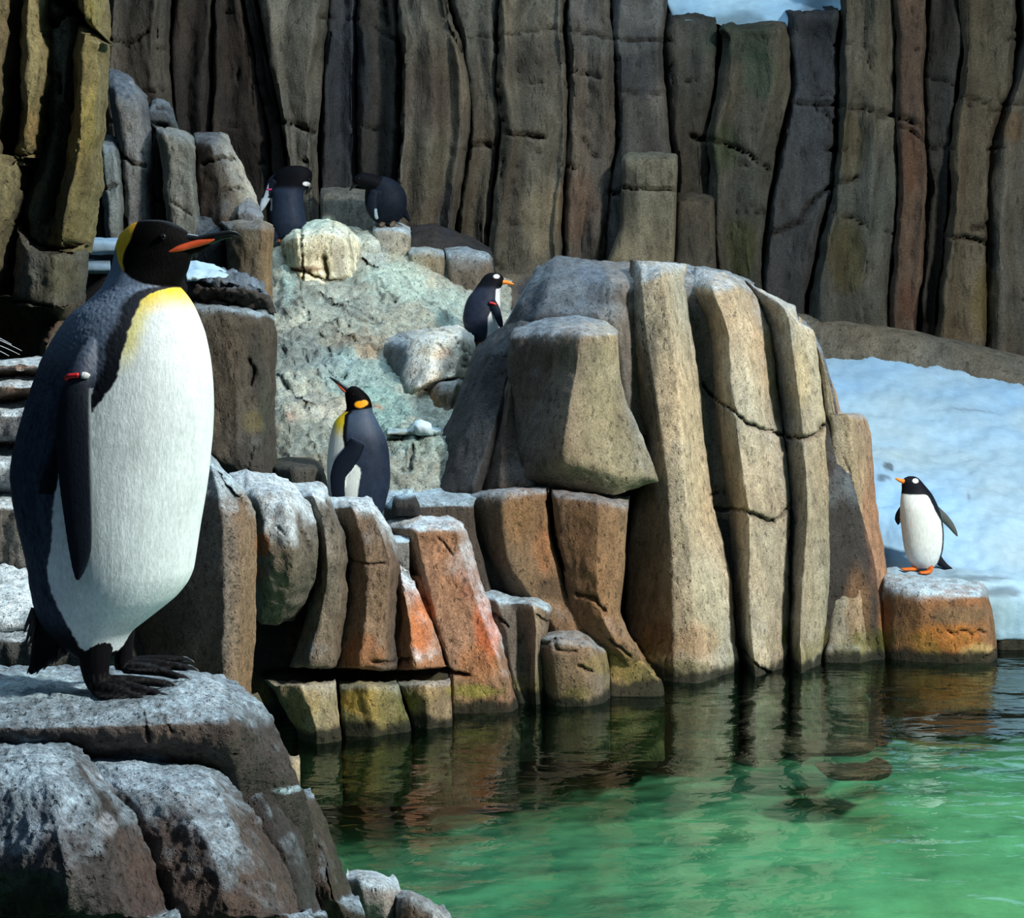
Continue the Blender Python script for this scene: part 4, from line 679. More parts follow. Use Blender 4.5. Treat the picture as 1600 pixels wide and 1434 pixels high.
# block left of the slope, in front of it: dark column with rubble and snow on top
CRACKS += [([(388, 560), (396, 580), (390, 600)], 4, .06), ([(300, 440), (340, 446), (380, 440), (410, 452)], 3.5, .08), ([(330, 462), (380, 466)], 3, .06), ([(345, 455), (360, 430), (395, 425)], 3, .05)]
BLOBS += [(350, 620, 40, 60, (84, 78, 68), .5), (415, 640, 10, 60, (58, 66, 56), .5), (402, 560, 12, 60, (44, 46, 46), .6), (395, 660, 18, 20, (96, 88, 52), .5)]
thing_rock('rock_column', 'wide dark weathered rock column behind the penguin\'s white breast', [([250, 310, 360, 410, 424], [472, 473, 474, 480, 486], 10.5), ([250, 312, 365, 412, 428], [480, 479, 482, 490, 500], [10.1, 9.95, 9.9, 9.98, 10.15]), ([250, 312, 370, 412, 429], 560, [10.05, 9.9, 9.85, 9.93, 10.1]), ([250, 312, 370, 413, 430], 640, [10, 9.85, 9.8, 9.9, 10.08]), ([250, 318, 372, 412, 432], [700, 704, 726, 730, 730], [9.95, 9.8, 9.75, 9.85, 10.05]), ([250, 330, 380, 430, 450], [735, 735, 760, 770, 770], [9.95, 9.9, 9.9, 9.95, 10.05]), ([250, 330, 380, 430, 450], 850, 9.9)],
    [(70, 64, 58), (84, 80, 72), (84, 76, 66), (66, 62, 56), (60, 58, 52)], step=3.6, seed=213, amp=.035, amp2=.012, wet=False, dust=.5, cvar=.32, streak=.4)
thing_rock('rock', 'dark layered rubble cap on the column behind the penguin\'s throat', [([280, 320, 370, 405], [420, 414, 424, 440], 10.9), ([285, 325, 375, 415], [432, 428, 436, 450], [10.3, 10.15, 10.1, 10.2]), ([288, 325, 375, 424], [455, 452, 458, 468], [10.2, 10.0, 10.0, 10.15]), ([290, 325, 375, 428], [474, 474, 480, 494], 10.2)], (54, 50, 48), step=3.2, seed=214, amp=.07, amp2=.03, wet=False, dust=.5, dustcol=(130, 150, 168), freq=6)
thing_rock('snow_patch', 'small blue white snow patch beside the penguin\'s throat', [([288, 306, 335, 352], [412, 408, 412, 424], 10.6), ([290, 308, 338, 356], [422, 420, 424, 430], 10.25), ([292, 308, 330, 350], [436, 436, 434, 434], 10.1), ([292, 308, 330, 350], [440, 440, 438, 436], 10.3)], (166, 196, 216), cat='snow', step=2.5, seed=215, amp=.03, amp2=.01, wet=False, mat=M_SNOW, edge=0, wob=3, cvar=.08)
thing_rock('rock', 'low dark rounded rock in the shade left of the middle king penguin', [([425, 455, 490, 502], [716, 712, 716, 724], 10.4), ([425, 455, 495, 507], [730, 726, 728, 738], [10, 9.85, 9.9, 10.05]), ([425, 455, 498, 510], 765, [9.95, 9.8, 9.85, 10.0]), ([425, 455, 500, 512], 830, 9.9)], (60, 58, 52), step=3.4, seed=216, amp=.03, wet=False, rnd=5)

# ================================================================== PALE GUANO COVERED SLOPE
CRACKS += [([(500, 460), (530, 480), (560, 500), (600, 505)], 3, .06), ([(540, 470), (570, 490), (590, 500)], 3, .06), ([(558, 400), (575, 412), (590, 418)], 4, .08), ([(566, 405), (580, 416)], 4, .1), ([(580, 440), (600, 450), (620, 468)], 2.5, .05), ([(470, 400), (468, 450)], 2, .04),
           ([(430, 590), (455, 610), (480, 640)], 3.5, .10), ([(460, 630), (500, 634)], 3, .05), ([(480, 680), (500, 720)], 3, .05), ([(640, 730), (645, 700)], 5, .08), ([(612, 682), (680, 684)], 3, .10), ([(530, 520), (590, 548)], 3, .06), ([(620, 420), (660, 460), (700, 500)], 2, .03), ([(500, 500), (560, 540)], 3, .05)]
rb = np.random.RandomState(12)
for k in range(46):      # pitted edges of the guano crust
    x = rb.uniform(432, 560); y = 440+rb.uniform(0, 150)+(x-430)*0.15
    CRACKS.append(([(x, y), (x+rb.uniform(4, 13), y+rb.uniform(2, 9))], rb.uniform(1.5, 3), rb.uniform(.03, .07)))
for k in range(30):
    x = rb.uniform(560, 740); y = 400+(x-560)*0.45+rb.uniform(0, 100)
    CRACKS.append(([(x, y), (x+rb.uniform(6, 18), y+rb.uniform(3, 12))], rb.uniform(1.2, 2.2), rb.uniform(.02, .04)))
BLOBS += [(560, 590, 70, 36, (96, 134, 134), .7), (600, 640, 50, 40, (100, 146, 140), .7), (660, 690, 60, 20, (120, 150, 144), .5), (500, 560, 50, 26, (126, 146, 150), .5), (620, 440, 50, 40, (160, 184, 170), .6), (650, 500, 60, 20, (120, 112, 92), .6), (600, 470, 30, 16, (112, 104, 88), .6), (550, 480, 24, 20, (100, 94, 84), .6), (590, 400, 20, 20, (150, 160, 160), .5),
          (700, 480, 40, 30, (140, 160, 148), .6), (560, 530, 50, 14, (120, 92, 58), .75), (575, 545, 22, 10, (150, 104, 44), .6), (455, 650, 10, 8, (150, 90, 60), .6), (490, 680, 24, 34, (120, 122, 108), .5), (445, 620, 30, 20, (150, 158, 150), .5), (480, 620, 40, 12, (110, 110, 112), .5),
          (460, 540, 40, 40, (74, 70, 64), .8), (450, 470, 24, 30, (84, 80, 72), .7), (500, 640, 34, 10, (168, 160, 148), .5), (590, 636, 12, 3, (160, 100, 60), .7), (540, 560, 20, 10, (116, 150, 150), .5), (450, 430, 12, 50, (150, 178, 170), .6)]
o = patch('rock_slope', rows([
    ([405, 450, 520, 580, 640, 700, 800], [345, 350, 352, 360, 390, 410, 430], [15.6, 15.4, 15.2, 15.2, 15.2, 15.2, 15.4]),
    ([405, 450, 520, 580, 640, 700, 800], [400, 400, 405, 400, 410, 440, 470], [14.9, 14.6, 14.5, 14.6, 14.5, 14.5, 14.8]),
    ([405, 450, 520, 580, 640, 700, 800], [450, 455, 460, 450, 460, 480, 500], [14.2, 13.9, 13.8, 13.9, 13.9, 13.9, 14.3]),
    ([405, 450, 520, 580, 640, 700, 800], [510, 515, 520, 515, 520, 530, 540], [13.4, 13.1, 13.0, 13.1, 13.1, 13.1, 13.4]),
    ([405, 450, 520, 580, 640, 700, 800], [580, 585, 570, 560, 570, 580, 590], [12.5, 12.2, 12.3, 12.4, 12.4, 12.4, 12.6]),
    ([405, 450, 520, 580, 640, 700, 800], [640, 630, 625, 620, 630, 640, 640], [11.6, 11.4, 11.6, 11.7, 11.6, 11.6, 11.9]),
    ([405, 450, 520, 580, 640, 700, 800], [700, 700, 690, 690, 690, 690, 700], [10.9, 10.7, 10.9, 11.0, 10.9, 10.9, 11.3]),
    ([405, 450, 520, 580, 640, 700, 800], [760, 760, 760, 760, 760, 760, 770], [10.5, 10.3, 10.4, 10.5, 10.5, 10.5, 10.8]),
    ([405, 450, 520, 580, 640, 700, 800], [830, 830, 830, 830, 830, 830, 840], [10.2, 10.1, 10.1, 10.1, 10.1, 10.1, 10.4])]),
    (146, 142, 124), None, mat=M_ROCK, step=3.0, amp=.10, amp2=.04, edge=0, wet=False, seed=220, dust=.3, dustcol=(186, 204, 198), cvar=.55, streak=.1, rnd=1, wob=3, freq=4)
tag(o, 'pale greenish guano covered rock slope between columns and outcrop', 'rock')
CRACKS += [([(468, 352), (470, 400), (470, 440)], 3, .12), ([(505, 400), (512, 450), (508, 470)], 4, .15), ([(440, 385), (440, 420)], 3, .08), ([(520, 350), (515, 400)], 2, .05), ([(545, 360), (548, 440)], 2, .05), ([(455, 420), (480, 424), (500, 436), (540, 440), (560, 440)], 3, .12), ([(495, 452), (540, 434)], 3, .1)]
BLOBS += [(475, 420, 30, 5, (120, 78, 50), .8), (510, 446, 24, 5, (140, 90, 54), .7), (530, 400, 10, 40, (110, 100, 96), .5), (460, 500, 24, 26, (168, 156, 132), .5), (498, 380, 14, 30, (176, 160, 130), .5), (470, 346, 44, 10, (150, 186, 180), .6)]
thing_rock('boulder', 'white crusted fluted boulder below the preening penguin', [
    ([428, 465, 505, 540, 556], [362, 346, 342, 350, 362], 15.2), ([432, 466, 508, 542, 560], [380, 364, 358, 364, 376], [14.6, 14.25, 14.2, 14.3, 14.6]), ([436, 468, 508, 542, 562], 410, [14.5, 14.15, 14.2, 14.2, 14.5]), ([446, 470, 508, 542, 562], 440, [14.4, 14.1, 14.15, 14.15, 14.4]), ([450, 474, 508, 540, 560], 480, [14.2, 13.95, 14.0, 14.0, 14.2]), ([456, 480, 510, 536, 552], 520, [13.7, 13.5, 13.5, 13.5, 13.7])],
    (224, 222, 196), step=3, seed=221, amp=.06, amp2=.018, wet=False, dust=.4, dustcol=(190, 214, 208), edge=.25, edge_w=10, cvar=.16, rnd=4)
thing_rock('rock', 'grey knob rock between the two far left penguins', [([500, 530, 568, 590], [290, 290, 294, 300], 15.9), ([498, 530, 570, 592], [302, 300, 304, 312], 15.5), ([500, 532, 570, 592], 345, 15.4), ([500, 532, 570, 592], 380, 15.4)], (88, 84, 76), step=3.4, seed=222, amp=.06, wet=False, mat=M_FAR)
thing_rock('boulder', 'small whitish knob at the right of the white crusted boulder', [([556, 575, 590], [362, 358, 362], 15.1), ([554, 575, 594], [374, 368, 374], 14.8), ([556, 575, 594], 392, 14.75), ([560, 575, 590], 410, 14.8)], (176, 182, 170), step=3, seed=223, amp=.03, wet=False, rnd=5)
thing_rock('rock', 'pale stepped stone carrying the bent over penguin', [([584, 605, 628, 640], [346, 344, 348, 354], 15.3), ([582, 605, 630, 642], [356, 354, 358, 366], 14.85), ([584, 606, 630, 642], 380, 14.8), ([590, 608, 628, 640], 405, 14.8), ([600, 612, 626, 634], 425, 14.8)], (150, 146, 132), step=3, seed=224, amp=.04, wet=False, dust=.6)
thing_rock('rock', 'dark rock hollow right of the bent over penguin', [([640, 680, 740, 770], [352, 350, 372, 386], 15.9), ([640, 680, 740, 770], [372, 370, 384, 396], 15.4), ([640, 680, 740, 775], [400, 400, 410, 420], 15.2)], (48, 46, 46), step=4, seed=225, amp=.05, wet=False, mat=M_FAR)
thing_rock('rock_block', 'left brown block of the low pair above the slope', [([640, 665, 692], [386, 384, 388], 15.1), ([638, 666, 694], [394, 391, 396], 14.7), ([642, 668, 694], 420, 14.65), ([652, 672, 692], 446, 14.65)], (124, 118, 100), step=3, seed=226, amp=.04, wet=False, dust=.5)
thing_rock('rock_block', 'right brown block of the low pair, above the small standing penguin', [([694, 730, 762, 770], [388, 382, 392, 400], 15.1), ([696, 732, 766, 772], [398, 394, 402, 412], 14.7), ([700, 734, 768, 774], 440, 14.6), ([712, 740, 768, 774], 490, 14.6)], (92, 82, 70), step=3, seed=227, amp=.04, wet=False, dust=.5)
thing_rock('rock', 'dark brown rock behind the small penguin, against the wall foot', [([765, 800, 850, 900], [430, 425, 420, 415], 15.4), ([765, 800, 850, 900], 460, 15.0), ([775, 800, 850, 900], 560, 14.6)], (78, 72, 62), step=4, seed=228, amp=.05, wet=False, mat=M_FAR)
BLOBS += [(680, 550, 40, 30, (186, 184, 168), .6), (700, 560, 16, 20, (170, 130, 100), .4), (620, 560, 18, 34, (84, 90, 96), .7)]
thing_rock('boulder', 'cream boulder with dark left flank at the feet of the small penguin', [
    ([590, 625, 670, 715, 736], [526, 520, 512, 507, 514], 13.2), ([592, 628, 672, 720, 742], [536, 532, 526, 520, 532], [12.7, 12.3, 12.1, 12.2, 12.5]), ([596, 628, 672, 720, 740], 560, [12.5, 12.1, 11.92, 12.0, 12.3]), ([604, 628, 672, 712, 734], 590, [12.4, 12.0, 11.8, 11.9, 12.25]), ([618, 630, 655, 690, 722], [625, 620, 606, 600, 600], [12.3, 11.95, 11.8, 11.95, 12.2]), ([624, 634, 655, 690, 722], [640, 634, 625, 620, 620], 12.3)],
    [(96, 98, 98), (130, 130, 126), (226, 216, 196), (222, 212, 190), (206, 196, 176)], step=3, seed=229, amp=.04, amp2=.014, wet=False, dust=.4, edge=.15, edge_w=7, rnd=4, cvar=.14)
CRACKS += [([(672, 580), (700, 574), (730, 578)], 3, .08)]
thing_rock('rock', 'brown upright rock with ochre stain beneath the cream boulder', [([660, 690, 715, 724], [592, 584, 584, 590], 12.4), ([655, 688, 714, 722], [606, 600, 598, 604], [12.0, 11.75, 11.75, 11.9]), ([645, 678, 704, 714], 640, [11.9, 11.65, 11.65, 11.8]), ([636, 668, 692, 704], 672, [11.8, 11.6, 11.6, 11.7]), ([630, 660, 690, 704], 700, 11.8)], [(96, 92, 86), (128, 96, 58), (132, 116, 92), (120, 116, 104)], step=3, seed=230, amp=.03, wet=False, dust=.3)
thing_rock('rock', 'dark wedge rock under the cream boulder\'s left side', [([622, 645, 655], [626, 606, 604], 12.2), ([624, 644, 655], [650, 630, 622], 12.0), ([628, 640, 648], [652, 654, 650], 11.95), ([630, 638, 644], [676, 674, 670], 12.0)], (66, 66, 70), step=3, seed=231, amp=.02, wet=False)
o = thing_rock('rock_ledge', 'stained horizontal rock step right of the middle king penguin', [([605, 640, 690], [660, 660, 664], 11.3), ([605, 640, 690], [672, 670, 672], 10.95), ([605, 640, 690], 682, 10.93), ([605, 640, 690], 690, 11.05)], (150, 152, 142), step=3, seed=232, amp=.03, wet=False, dust=.6, edge=0)
thing_rock('snow_lump', 'small white snow lump on the stained rock step', [([648, 658, 670], [658, 656, 660], 11.05), ([646, 658, 674], [666, 663, 668], 10.85), ([648, 660, 678], [676, 676, 680], 10.85), ([650, 660, 678], 682, 10.9)], (190, 212, 226), cat='snow', step=2, seed=233, amp=.02, amp2=.01, wet=False, mat=M_SNOW, edge=.05)
# submerged stones
for k, (lab, x, y, w, h) in enumerate((('brown stone under water right of centre, farther of two', 1290, 1168, 85, 14), ('brown stone under water right of centre, nearer of two', 1338, 1205, 62, 15))):
    Yc = (H0+0.25)*F/(y-HY)
    thing_rock('submerged_stone', lab, [([x-w*.7, x, x+w*.6], y-h*.9, Yc+.25), ([x-w, x, x+w], y-h*.1, Yc), ([x-w*.8, x, x+w*.9], y+h*.7, Yc-.1), ([x-w*.5, x, x+w*.6], y+h*1.1, Yc-.02)], (84, 60, 44), step=4, seed=240+k, amp=.03, wet=False, edge=.1, edge_w=20, back=.2)
# ================================================================== PENGUINS
M_FEATH = mat_vertex('feathers', rough=0.5, bump=0.5, scale=190, var=0.2, lumspec=True, spec=0.4, stretch=(1, 1, 0.4), bdist=0.004)
M_FEATHS = mat_vertex('small_feathers', rough=0.55, bump=0.3, scale=60, var=0.18, lumspec=True, spec=0.25, stretch=(1, 1, 0.4), bdist=0.004)
M_HORN = mat_plain('bill_black', (14, 14, 16), rough=0.28, spec=0.5)
M_BILL = mat_plain('bill_orange', (172, 66, 28), rough=0.4)
M_GBILL = mat_plain('bill_gentoo', (236, 130, 24), rough=0.45)
M_EYE = mat_plain('eye', (10, 8, 8), rough=0.08, spec=0.8, var=0.02)
M_BRED = mat_plain('band_red', (200, 30, 34), rough=0.4)
M_BSIL = mat_plain('band_silver', (190, 196, 200), rough=0.3)
M_CLAW = mat_plain('claw', (30, 30, 32), rough=0.35)

class Shell:
    """collects closed shells in pixel space (x right, y down, d away) of a figure that stands at depth Y"""
    def __init__(s, fx, fy, Y): s.fx, s.fy, s.Y, s.k = fx, fy, Y, Y/F; s.parts = []
    def loc(s, q):
        q = np.asarray(q, float); return np.stack([(q[..., 0]-s.fx)*s.k, q[..., 2]*s.k, (s.fy-q[..., 1])*s.k], -1)
    def add(s, name, rings):
        """rings: (n, m, 3) px"""
        R = np.asarray(rings); n, m, _ = R.shape
        V = np.concatenate([s.loc(R).reshape(-1, 3), s.loc(R[0].mean(0))[None], s.loc(R[-1].mean(0))[None]])
        fs = []
        for i in range(n-1):
            for j in range(m):
                a, b = i*m+j, i*m+(j+1) % m; fs.append((a, b, b+m, a+m))
        for j in range(m):
            fs.append((n*m, (j+1) % m, j)); fs.append((n*m+1, (n-1)*m+j, (n-1)*m+(j+1) % m))
        s.parts.append((name, V, fs))
    def body(s, name, prof, m=40, sub=6, pw=2.0):
        """prof: (y, xl, xr, depth half width, depth centre)"""
        P = np.array([(p+(0,)*(5-len(p))) for p in prof], float)
        P3 = catmull(P[:, None, :], np.linspace(0, len(P)-1-1e-9, (len(P)-1)*sub+1))[:, 0]
        th = np.linspace(0, 2*math.pi, m, endpoint=False); ct, st = np.cos(th), np.sin(th)
        ct = np.sign(ct)*np.abs(ct)**(2/pw); st = np.sign(st)*np.abs(st)**(2/pw)
        R = np.stack([np.stack([(a[1]+a[2])/2+(a[2]-a[1])/2*ct, np.full(m, a[0]), a[4]+a[3]*st], -1) for a in P3])
        s.add(name, R)
    def tube(s, name, path, m=14, sub=5):
        """path: (x, y, d, in-plane half width, depth half width)"""
        P = np.array(path, float); P3 = catmull(P[:, None, :], np.linspace(0, len(P)-1-1e-9, (len(P)-1)*sub+1))[:, 0]
        T = np.gradient(P3[:, :2], axis=0); T /= np.linalg.norm(T, axis=1)[:, None]+1e-9
        th = np.linspace(0, 2*math.pi, m, endpoint=False)
        R = []
        for p, t in zip(P3, T):
            nx, ny = -t[1], t[0]
            R.append(np.stack([p[0]+nx*p[3]*np.cos(th), p[1]+ny*p[3]*np.cos(th), p[2]+p[4]*np.sin(th)], -1))
        s.add(name, R)
    def mesh(s, name, voxel, smooth, colf, mat, parent):
        V = []; Fs = []; n0 = 0
        for nm, v, f in s.parts:
            V.append(v); Fs += [tuple(int(i+n0) for i in q) for q in f]; n0 += len(v)
        V = np.concatenate(V)
        me = bpy.data.meshes.new(name); me.from_pydata(V.tolist(), [], Fs); me.update()
        import bmesh
        bm = bmesh.new(); bm.from_mesh(me); bmesh.ops.recalc_face_normals(bm, faces=bm.faces); bm.to_mesh(me); bm.free()
        o = bpy.data.objects.new(name, me); col.objects.link(o)
        r = o.modifiers.new('r', 'REMESH'); r.mode = 'VOXEL'; r.voxel_size = voxel
        c = o.modifiers.new('s', 'SMOOTH'); c.factor = 0.5; c.iterations = smooth
        dg = bpy.context.evaluated_depsgraph_get(); dg.update()
        m2 = bpy.data.meshes.new_from_object(o.evaluated_get(dg)); o.modifiers.clear(); o.data = m2; bpy.data.meshes.remove(me)
        n = len(m2.vertices); co = np.empty(n*3, np.float32); m2.vertices.foreach_get('co', co); co = co.reshape(-1, 3).astype(float)
        trees = [(nm, BVHTree.FromPolygons([Vector(q) for q in v], [tuple(map(int, q)) for q in f])) for nm, v, f in s.parts]
        who = np.zeros(n, int); names = [t[0] for t in trees]
        sp = [i for i, nm in enumerate(names) if nm != 'body']
        bi = [i for i, nm in enumerate(names) if nm == 'body'][0]
        D = np.full((n, len(trees)), 9.0)
        for i in sp:
            lo = s.parts[i][1].min(0)-.02; hi = s.parts[i][1].max(0)+.02
            for q in np.nonzero(((co > lo) & (co < hi)).all(1))[0]:
                D[q, i] = trees[i][1].find_nearest(Vector(co[q]))[3]
        for q in np.nonzero(D.min(1) < 0.03)[0]: D[q, bi] = trees[bi][1].find_nearest(Vector(co[q]))[3]+0.0008
        D[D.min(1) >= 0.03, bi] = 0
        who = np.array(names)[D.argmin(1)]
        px = co[:, 0]/s.k+s.fx; py = s.fy-co[:, 2]/s.k; pd = co[:, 1]/s.k
        C = colf(px, py, pd, who, co)
        a = m2.color_attributes.new('Col', 'FLOAT_COLOR', 'POINT'); c4 = np.ones((n, 4)); c4[:, :3] = C.clip(0.002, 0.95)
        a.data.foreach_set('color', c4.astype(np.float32).ravel())
        m2.polygons.foreach_set('use_smooth', np.ones(len(m2.polygons), bool))
        m2.materials.clear(); m2.materials.append(mat); o.parent = parent; s.parts = []
        return o
    def piece(s, name, mat, parent, label=None, smooth=True):
        """the collected shells as one plain mesh (no remesh)"""
        V = []; Fs = []; n0 = 0
        for nm, v, f in s.parts:
            V.append(v); Fs += [tuple(int(i+n0) for i in q) for q in f]; n0 += len(v)
        V = np.concatenate(V); me = mesh_np(name, V, Fs); me.validate()
        import bmesh
        bm = bmesh.new(); bm.from_mesh(me); bmesh.ops.recalc_face_normals(bm, faces=bm.faces); bm.to_mesh(me); bm.free()
        o = bpy.data.objects.new(name, me); col.objects.link(o); me.materials.append(mat); o.parent = parent; s.parts = []
        if label: o['label'] = label
        return o

def blend(C, m, rgb):
    m = np.clip(m, 0, 1)[:, None]; return C*(1-m)+lin(rgb)*m
def ball(s, x, y, d, r, ry=None, rd=None):
    ry = ry or r; rd = rd or r; t = np.linspace(0.02, math.pi-0.02, 9); th = np.linspace(0, 2*math.pi, 14, endpoint=False)
    s.add('ball', np.stack([np.stack([x+r*math.sin(a)*np.cos(th), np.full(14, y-ry*math.cos(a)), d+rd*math.sin(a)*np.sin(th)], -1) for a in t]))
YL = lambda pts: (lambda y: np.interp(y, [p[0] for p in pts], [p[1] for p in pts]))

# ------------------------------------------------------------------ the big king penguin
KY = 3.2
king = empty('penguin', at(170, 1072, KY), 'big king penguin standing in the left foreground, bill pointing right', 'penguin', 'penguins')
S = Shell(170, 1072, KY)
S.body('body', [(343, 226, 252, 8), (346, 214, 266, 20), (351, 204, 278, 24), (358, 195, 289, 28), (366, 188, 296, 31), (376, 183, 299, 33), (388, 180, 300, 34), (400, 178, 299, 36), (420, 173, 294, 39), (440, 164, 285, 45), (447, 160, 281, 47),
                (455, 154, 288, 52), (470, 138, 299, 62), (490, 112, 309, 76), (520, 90, 320, 92), (560, 68, 328, 106), (600, 54, 332, 114), (640, 41, 333, 120), (680, 30, 331, 124), (710, 23, 328, 125), (740, 20, 325, 126), (780, 24, 319, 126),
                (820, 32, 312, 124), (860, 42, 306, 120), (890, 48, 301, 115), (910, 50, 292, 110), (930, 54, 276, 103), (950, 58, 252, 95), (970, 68, 226, 86), (985, 80, 207, 78), (1000, 96, 196, 68), (1014, 112, 188, 56), (1024, 126, 178, 42)], m=56, sub=5)
S.tube('head', [(270, 380, 0, 20, 24), (292, 382, 0, 16, 16), (308, 384, 0, 11, 10), (320, 382, 0, 6.5, 6), (330, 379, 0, 3, 3)], m=20)
# tail
S.tube('tail', [(112, 930, 5, 48, 60), (94, 970, 8, 42, 50), (78, 1003, 8, 31, 38), (61, 1030, 8, 17, 26), (46, 1053, 8, 3, 8)], m=20)
# near flipper (towards the camera) and far flipper
S.tube('flipper', [(170, 528, -84, 10, 10), (163, 552, -98, 16, 14), (157, 580, -112, 20, 14), (152, 612, -124, 23, 11), (151, 650, -130, 27, 9), (153, 700, -134, 27, 7.5), (157, 750, -136, 25, 6.5), (160, 800, -137, 21, 5.5), (162, 840, -137, 17, 5), (160, 868, -136, 10, 4), (158, 884, -136, 3, 2)], m=20)
S.tube('flipper', [(163, 560, 96, 18, 14), (156, 620, 120, 24, 10), (155, 700, 130, 26, 7), (160, 800, 134, 20, 5), (160, 870, 132, 8, 3)], m=16)
# legs and feet: near foot, far foot
S.tube('foot', [(160, 985, -36, 28, 32), (158, 1020, -38, 24, 27), (160, 1045, -38, 20, 22), (166, 1062, -38, 18, 20)], m=16)
S.tube('foot', [(182, 985, 34, 22, 28), (186, 1015, 34, 14, 18), (184, 1036, 34, 15, 18), (186, 1050, 34, 14, 18)], m=16)
def toe(x0, y0, d0, x1, y1, d1, r):
    S.tube('foot', [(x0, y0, d0, r*1.15, r*1.3), (x0*.6+x1*.4, y0*.6+y1*.4-2, d0*.6+d1*.4, r, r*1.15), (x0*.3+x1*.7, y0*.3+y1*.7-2, d0*.3+d1*.7, r*.78, r), (x1-3, y1, d1, r*.62, r*.8), (x1+2, y1+1, d1, r*.3, r*.4)], m=12)
toe(158, 1062, -44, 258, 1079, -92, 11); toe(168, 1060, -38, 264, 1071, -58, 10); toe(172, 1057, -30, 262, 1063, -18, 9)
toe(186, 1048, 30, 278, 1057, 6, 9); toe(190, 1046, 38, 286, 1050, 34, 9); toe(186, 1044, 44, 272, 1044, 68, 8)
# webs
S.body('foot', [(1066, 158, 236, 46, -48), (1070, 160, 244, 46, -50), (1074, 170, 238, 40, -54)], m=20, sub=2)
S.body('foot', [(1047, 184, 258, 30, 34), (1050, 184, 262, 32, 34), (1053, 192, 258, 28, 34)], m=20, sub=2)
XB = YL([(440, 300), (447, 281), (456, 252), (466, 236), (480, 232), (500, 227), (520, 222), (545, 217), (570, 214), (590, 208), (612, 194), (637, 175), (665, 152), (695, 140), (722, 129), (760, 119), (800, 115), (830, 112), (870, 103), (885, 102), (905, 106), (930, 116), (965, 133), (1000, 147), (1020, 152)])
def king_col(px, py, pd, who, co):
    n = fbm(co*60, 3); n2 = fbm(co*np.array([40, 40, 14]), 3); n3 = fbm(co*np.array([150, 150, 60])+9, 2)
    C = np.tile(lin((34, 47, 66)), (len(px), 1))
    C *= (1+0.5*n2+0.5*n3)[:, None]
    neck = smooth01((600-py)/170.0)                                      # grey nape feathers, with a shoulder highlight painted in down the back
    C = blend(C, neck*0.9, (112, 134, 160)); C *= (1+0.18*n3)[:, None]
    xb = XB(py)+n*4+n3*2
    band = smooth01((px-(xb-34-10*n2))/14)*(py > 447)*(py < 760)
    C = blend(C, band*0.92, (12, 14, 18))
    C = blend(C, smooth01((py-930)/60), (12, 14, 18))
    white = smooth01((px-xb)/3.0+0.5)*(py > 440)
    W = np.tile(lin((206, 221, 226)), (len(px), 1))*(1+0.16*n2+0.12*n3+0.12*fbm(co*np.array([16, 16, 9]), 3))[:, None]
    ye = smooth01((500+16*n2-py)/52)
    W = blend(W, ye, (252, 206, 12))
    rim = smooth01((30-(px-xb))/24)*smooth01((590-py)/60)
    W = blend(W, rim*0.65, (214, 208, 70))
    rr = smooth01((px-(300+(py-470)*0.42))/9)*smooth01((580-py)/60)
    W = blend(W, rr*0.7, (250, 214, 40))
    C = C*(1-white[:, None])+W*white[:, None]
    # legs
    leg = ((who == 'foot') | (py > 1012+5*n+np.abs(px-160)*0.0)) & ~((who == 'tail'))
    C = np.where(leg[:, None], lin((15, 15, 18)), C)
    C = blend(C, ((who == 'foot') & (py > 1040))*smooth01(n3*1.5+.2)*.35, (52, 54, 56))
    C = blend(C, (who == 'tail')*1.0, (12, 13, 17)); C = blend(C, (who == 'flipper')*smooth01((py-578)/24), (20, 27, 38))
    fl = (who == 'flipper')
    C = blend(C, fl*smooth01((px-(171+(py-600)*0.035))/4)*(pd < 0)*.35*(py > 600)*(py < 850), (150, 170, 180))
    # head
    hy = YL([(170, 380), (183, 384), (190, 408), (200, 424), (215, 436), (235, 444), (258, 448), (300, 450)])  # collar line
    head = np.maximum(smooth01((hy(px)-py)/3+0.5)*(py < 452), (who == 'head')*1.)
    C = blend(C, head, (8, 8, 9))
    yx = YL([(345, 216), (350, 217), (362, 213), (376, 210), (388, 203), (398, 199), (410, 198), (424, 202)])
    yel = smooth01((yx(py)-px)/3+0.5)*(py < 424)*(py > 346)*smooth01((hy(px)-py)/3+0.5)
    C = blend(C, yel, (252, 198, 16)); C = blend(C, yel*smooth01((410-py-0*px)/20)*smooth01((px-205)/8)*.3, (200, 130, 10))
    return C
body = S.mesh('body', 0.0026, 3, king_col, M_FEATH, king)
# real feather relief on the plumage
me = body.data; n = len(me.vertices); co = np.empty(n*3, np.float32); no = np.empty(n*3, np.float32); me.vertices.foreach_get('co', co); me.vertices.foreach_get('normal', no)
co = co.reshape(-1, 3).astype(float); no = no.reshape(-1, 3)
rot = np.stack([co[:, 0]*.8+co[:, 2]*.55, co[:, 1], -co[:, 0]*.55+co[:, 2]*.8], -1)
pxx = co[:, 0]/(KY/F)+170; pyy = 1072-co[:, 2]/(KY/F)
amp = 0.0014*smooth01((XB(pyy)-6-pxx)/12)*(co[:, 2] > 0.12)*(co[:, 2] < 0.80)*(co[:, 1] > -0.151)
co += no*(fbm(rot*np.array([190, 190, 80]), 2)*amp)[:, None]; me.vertices.foreach_set('co', co.astype(np.float32).ravel()); me.update()
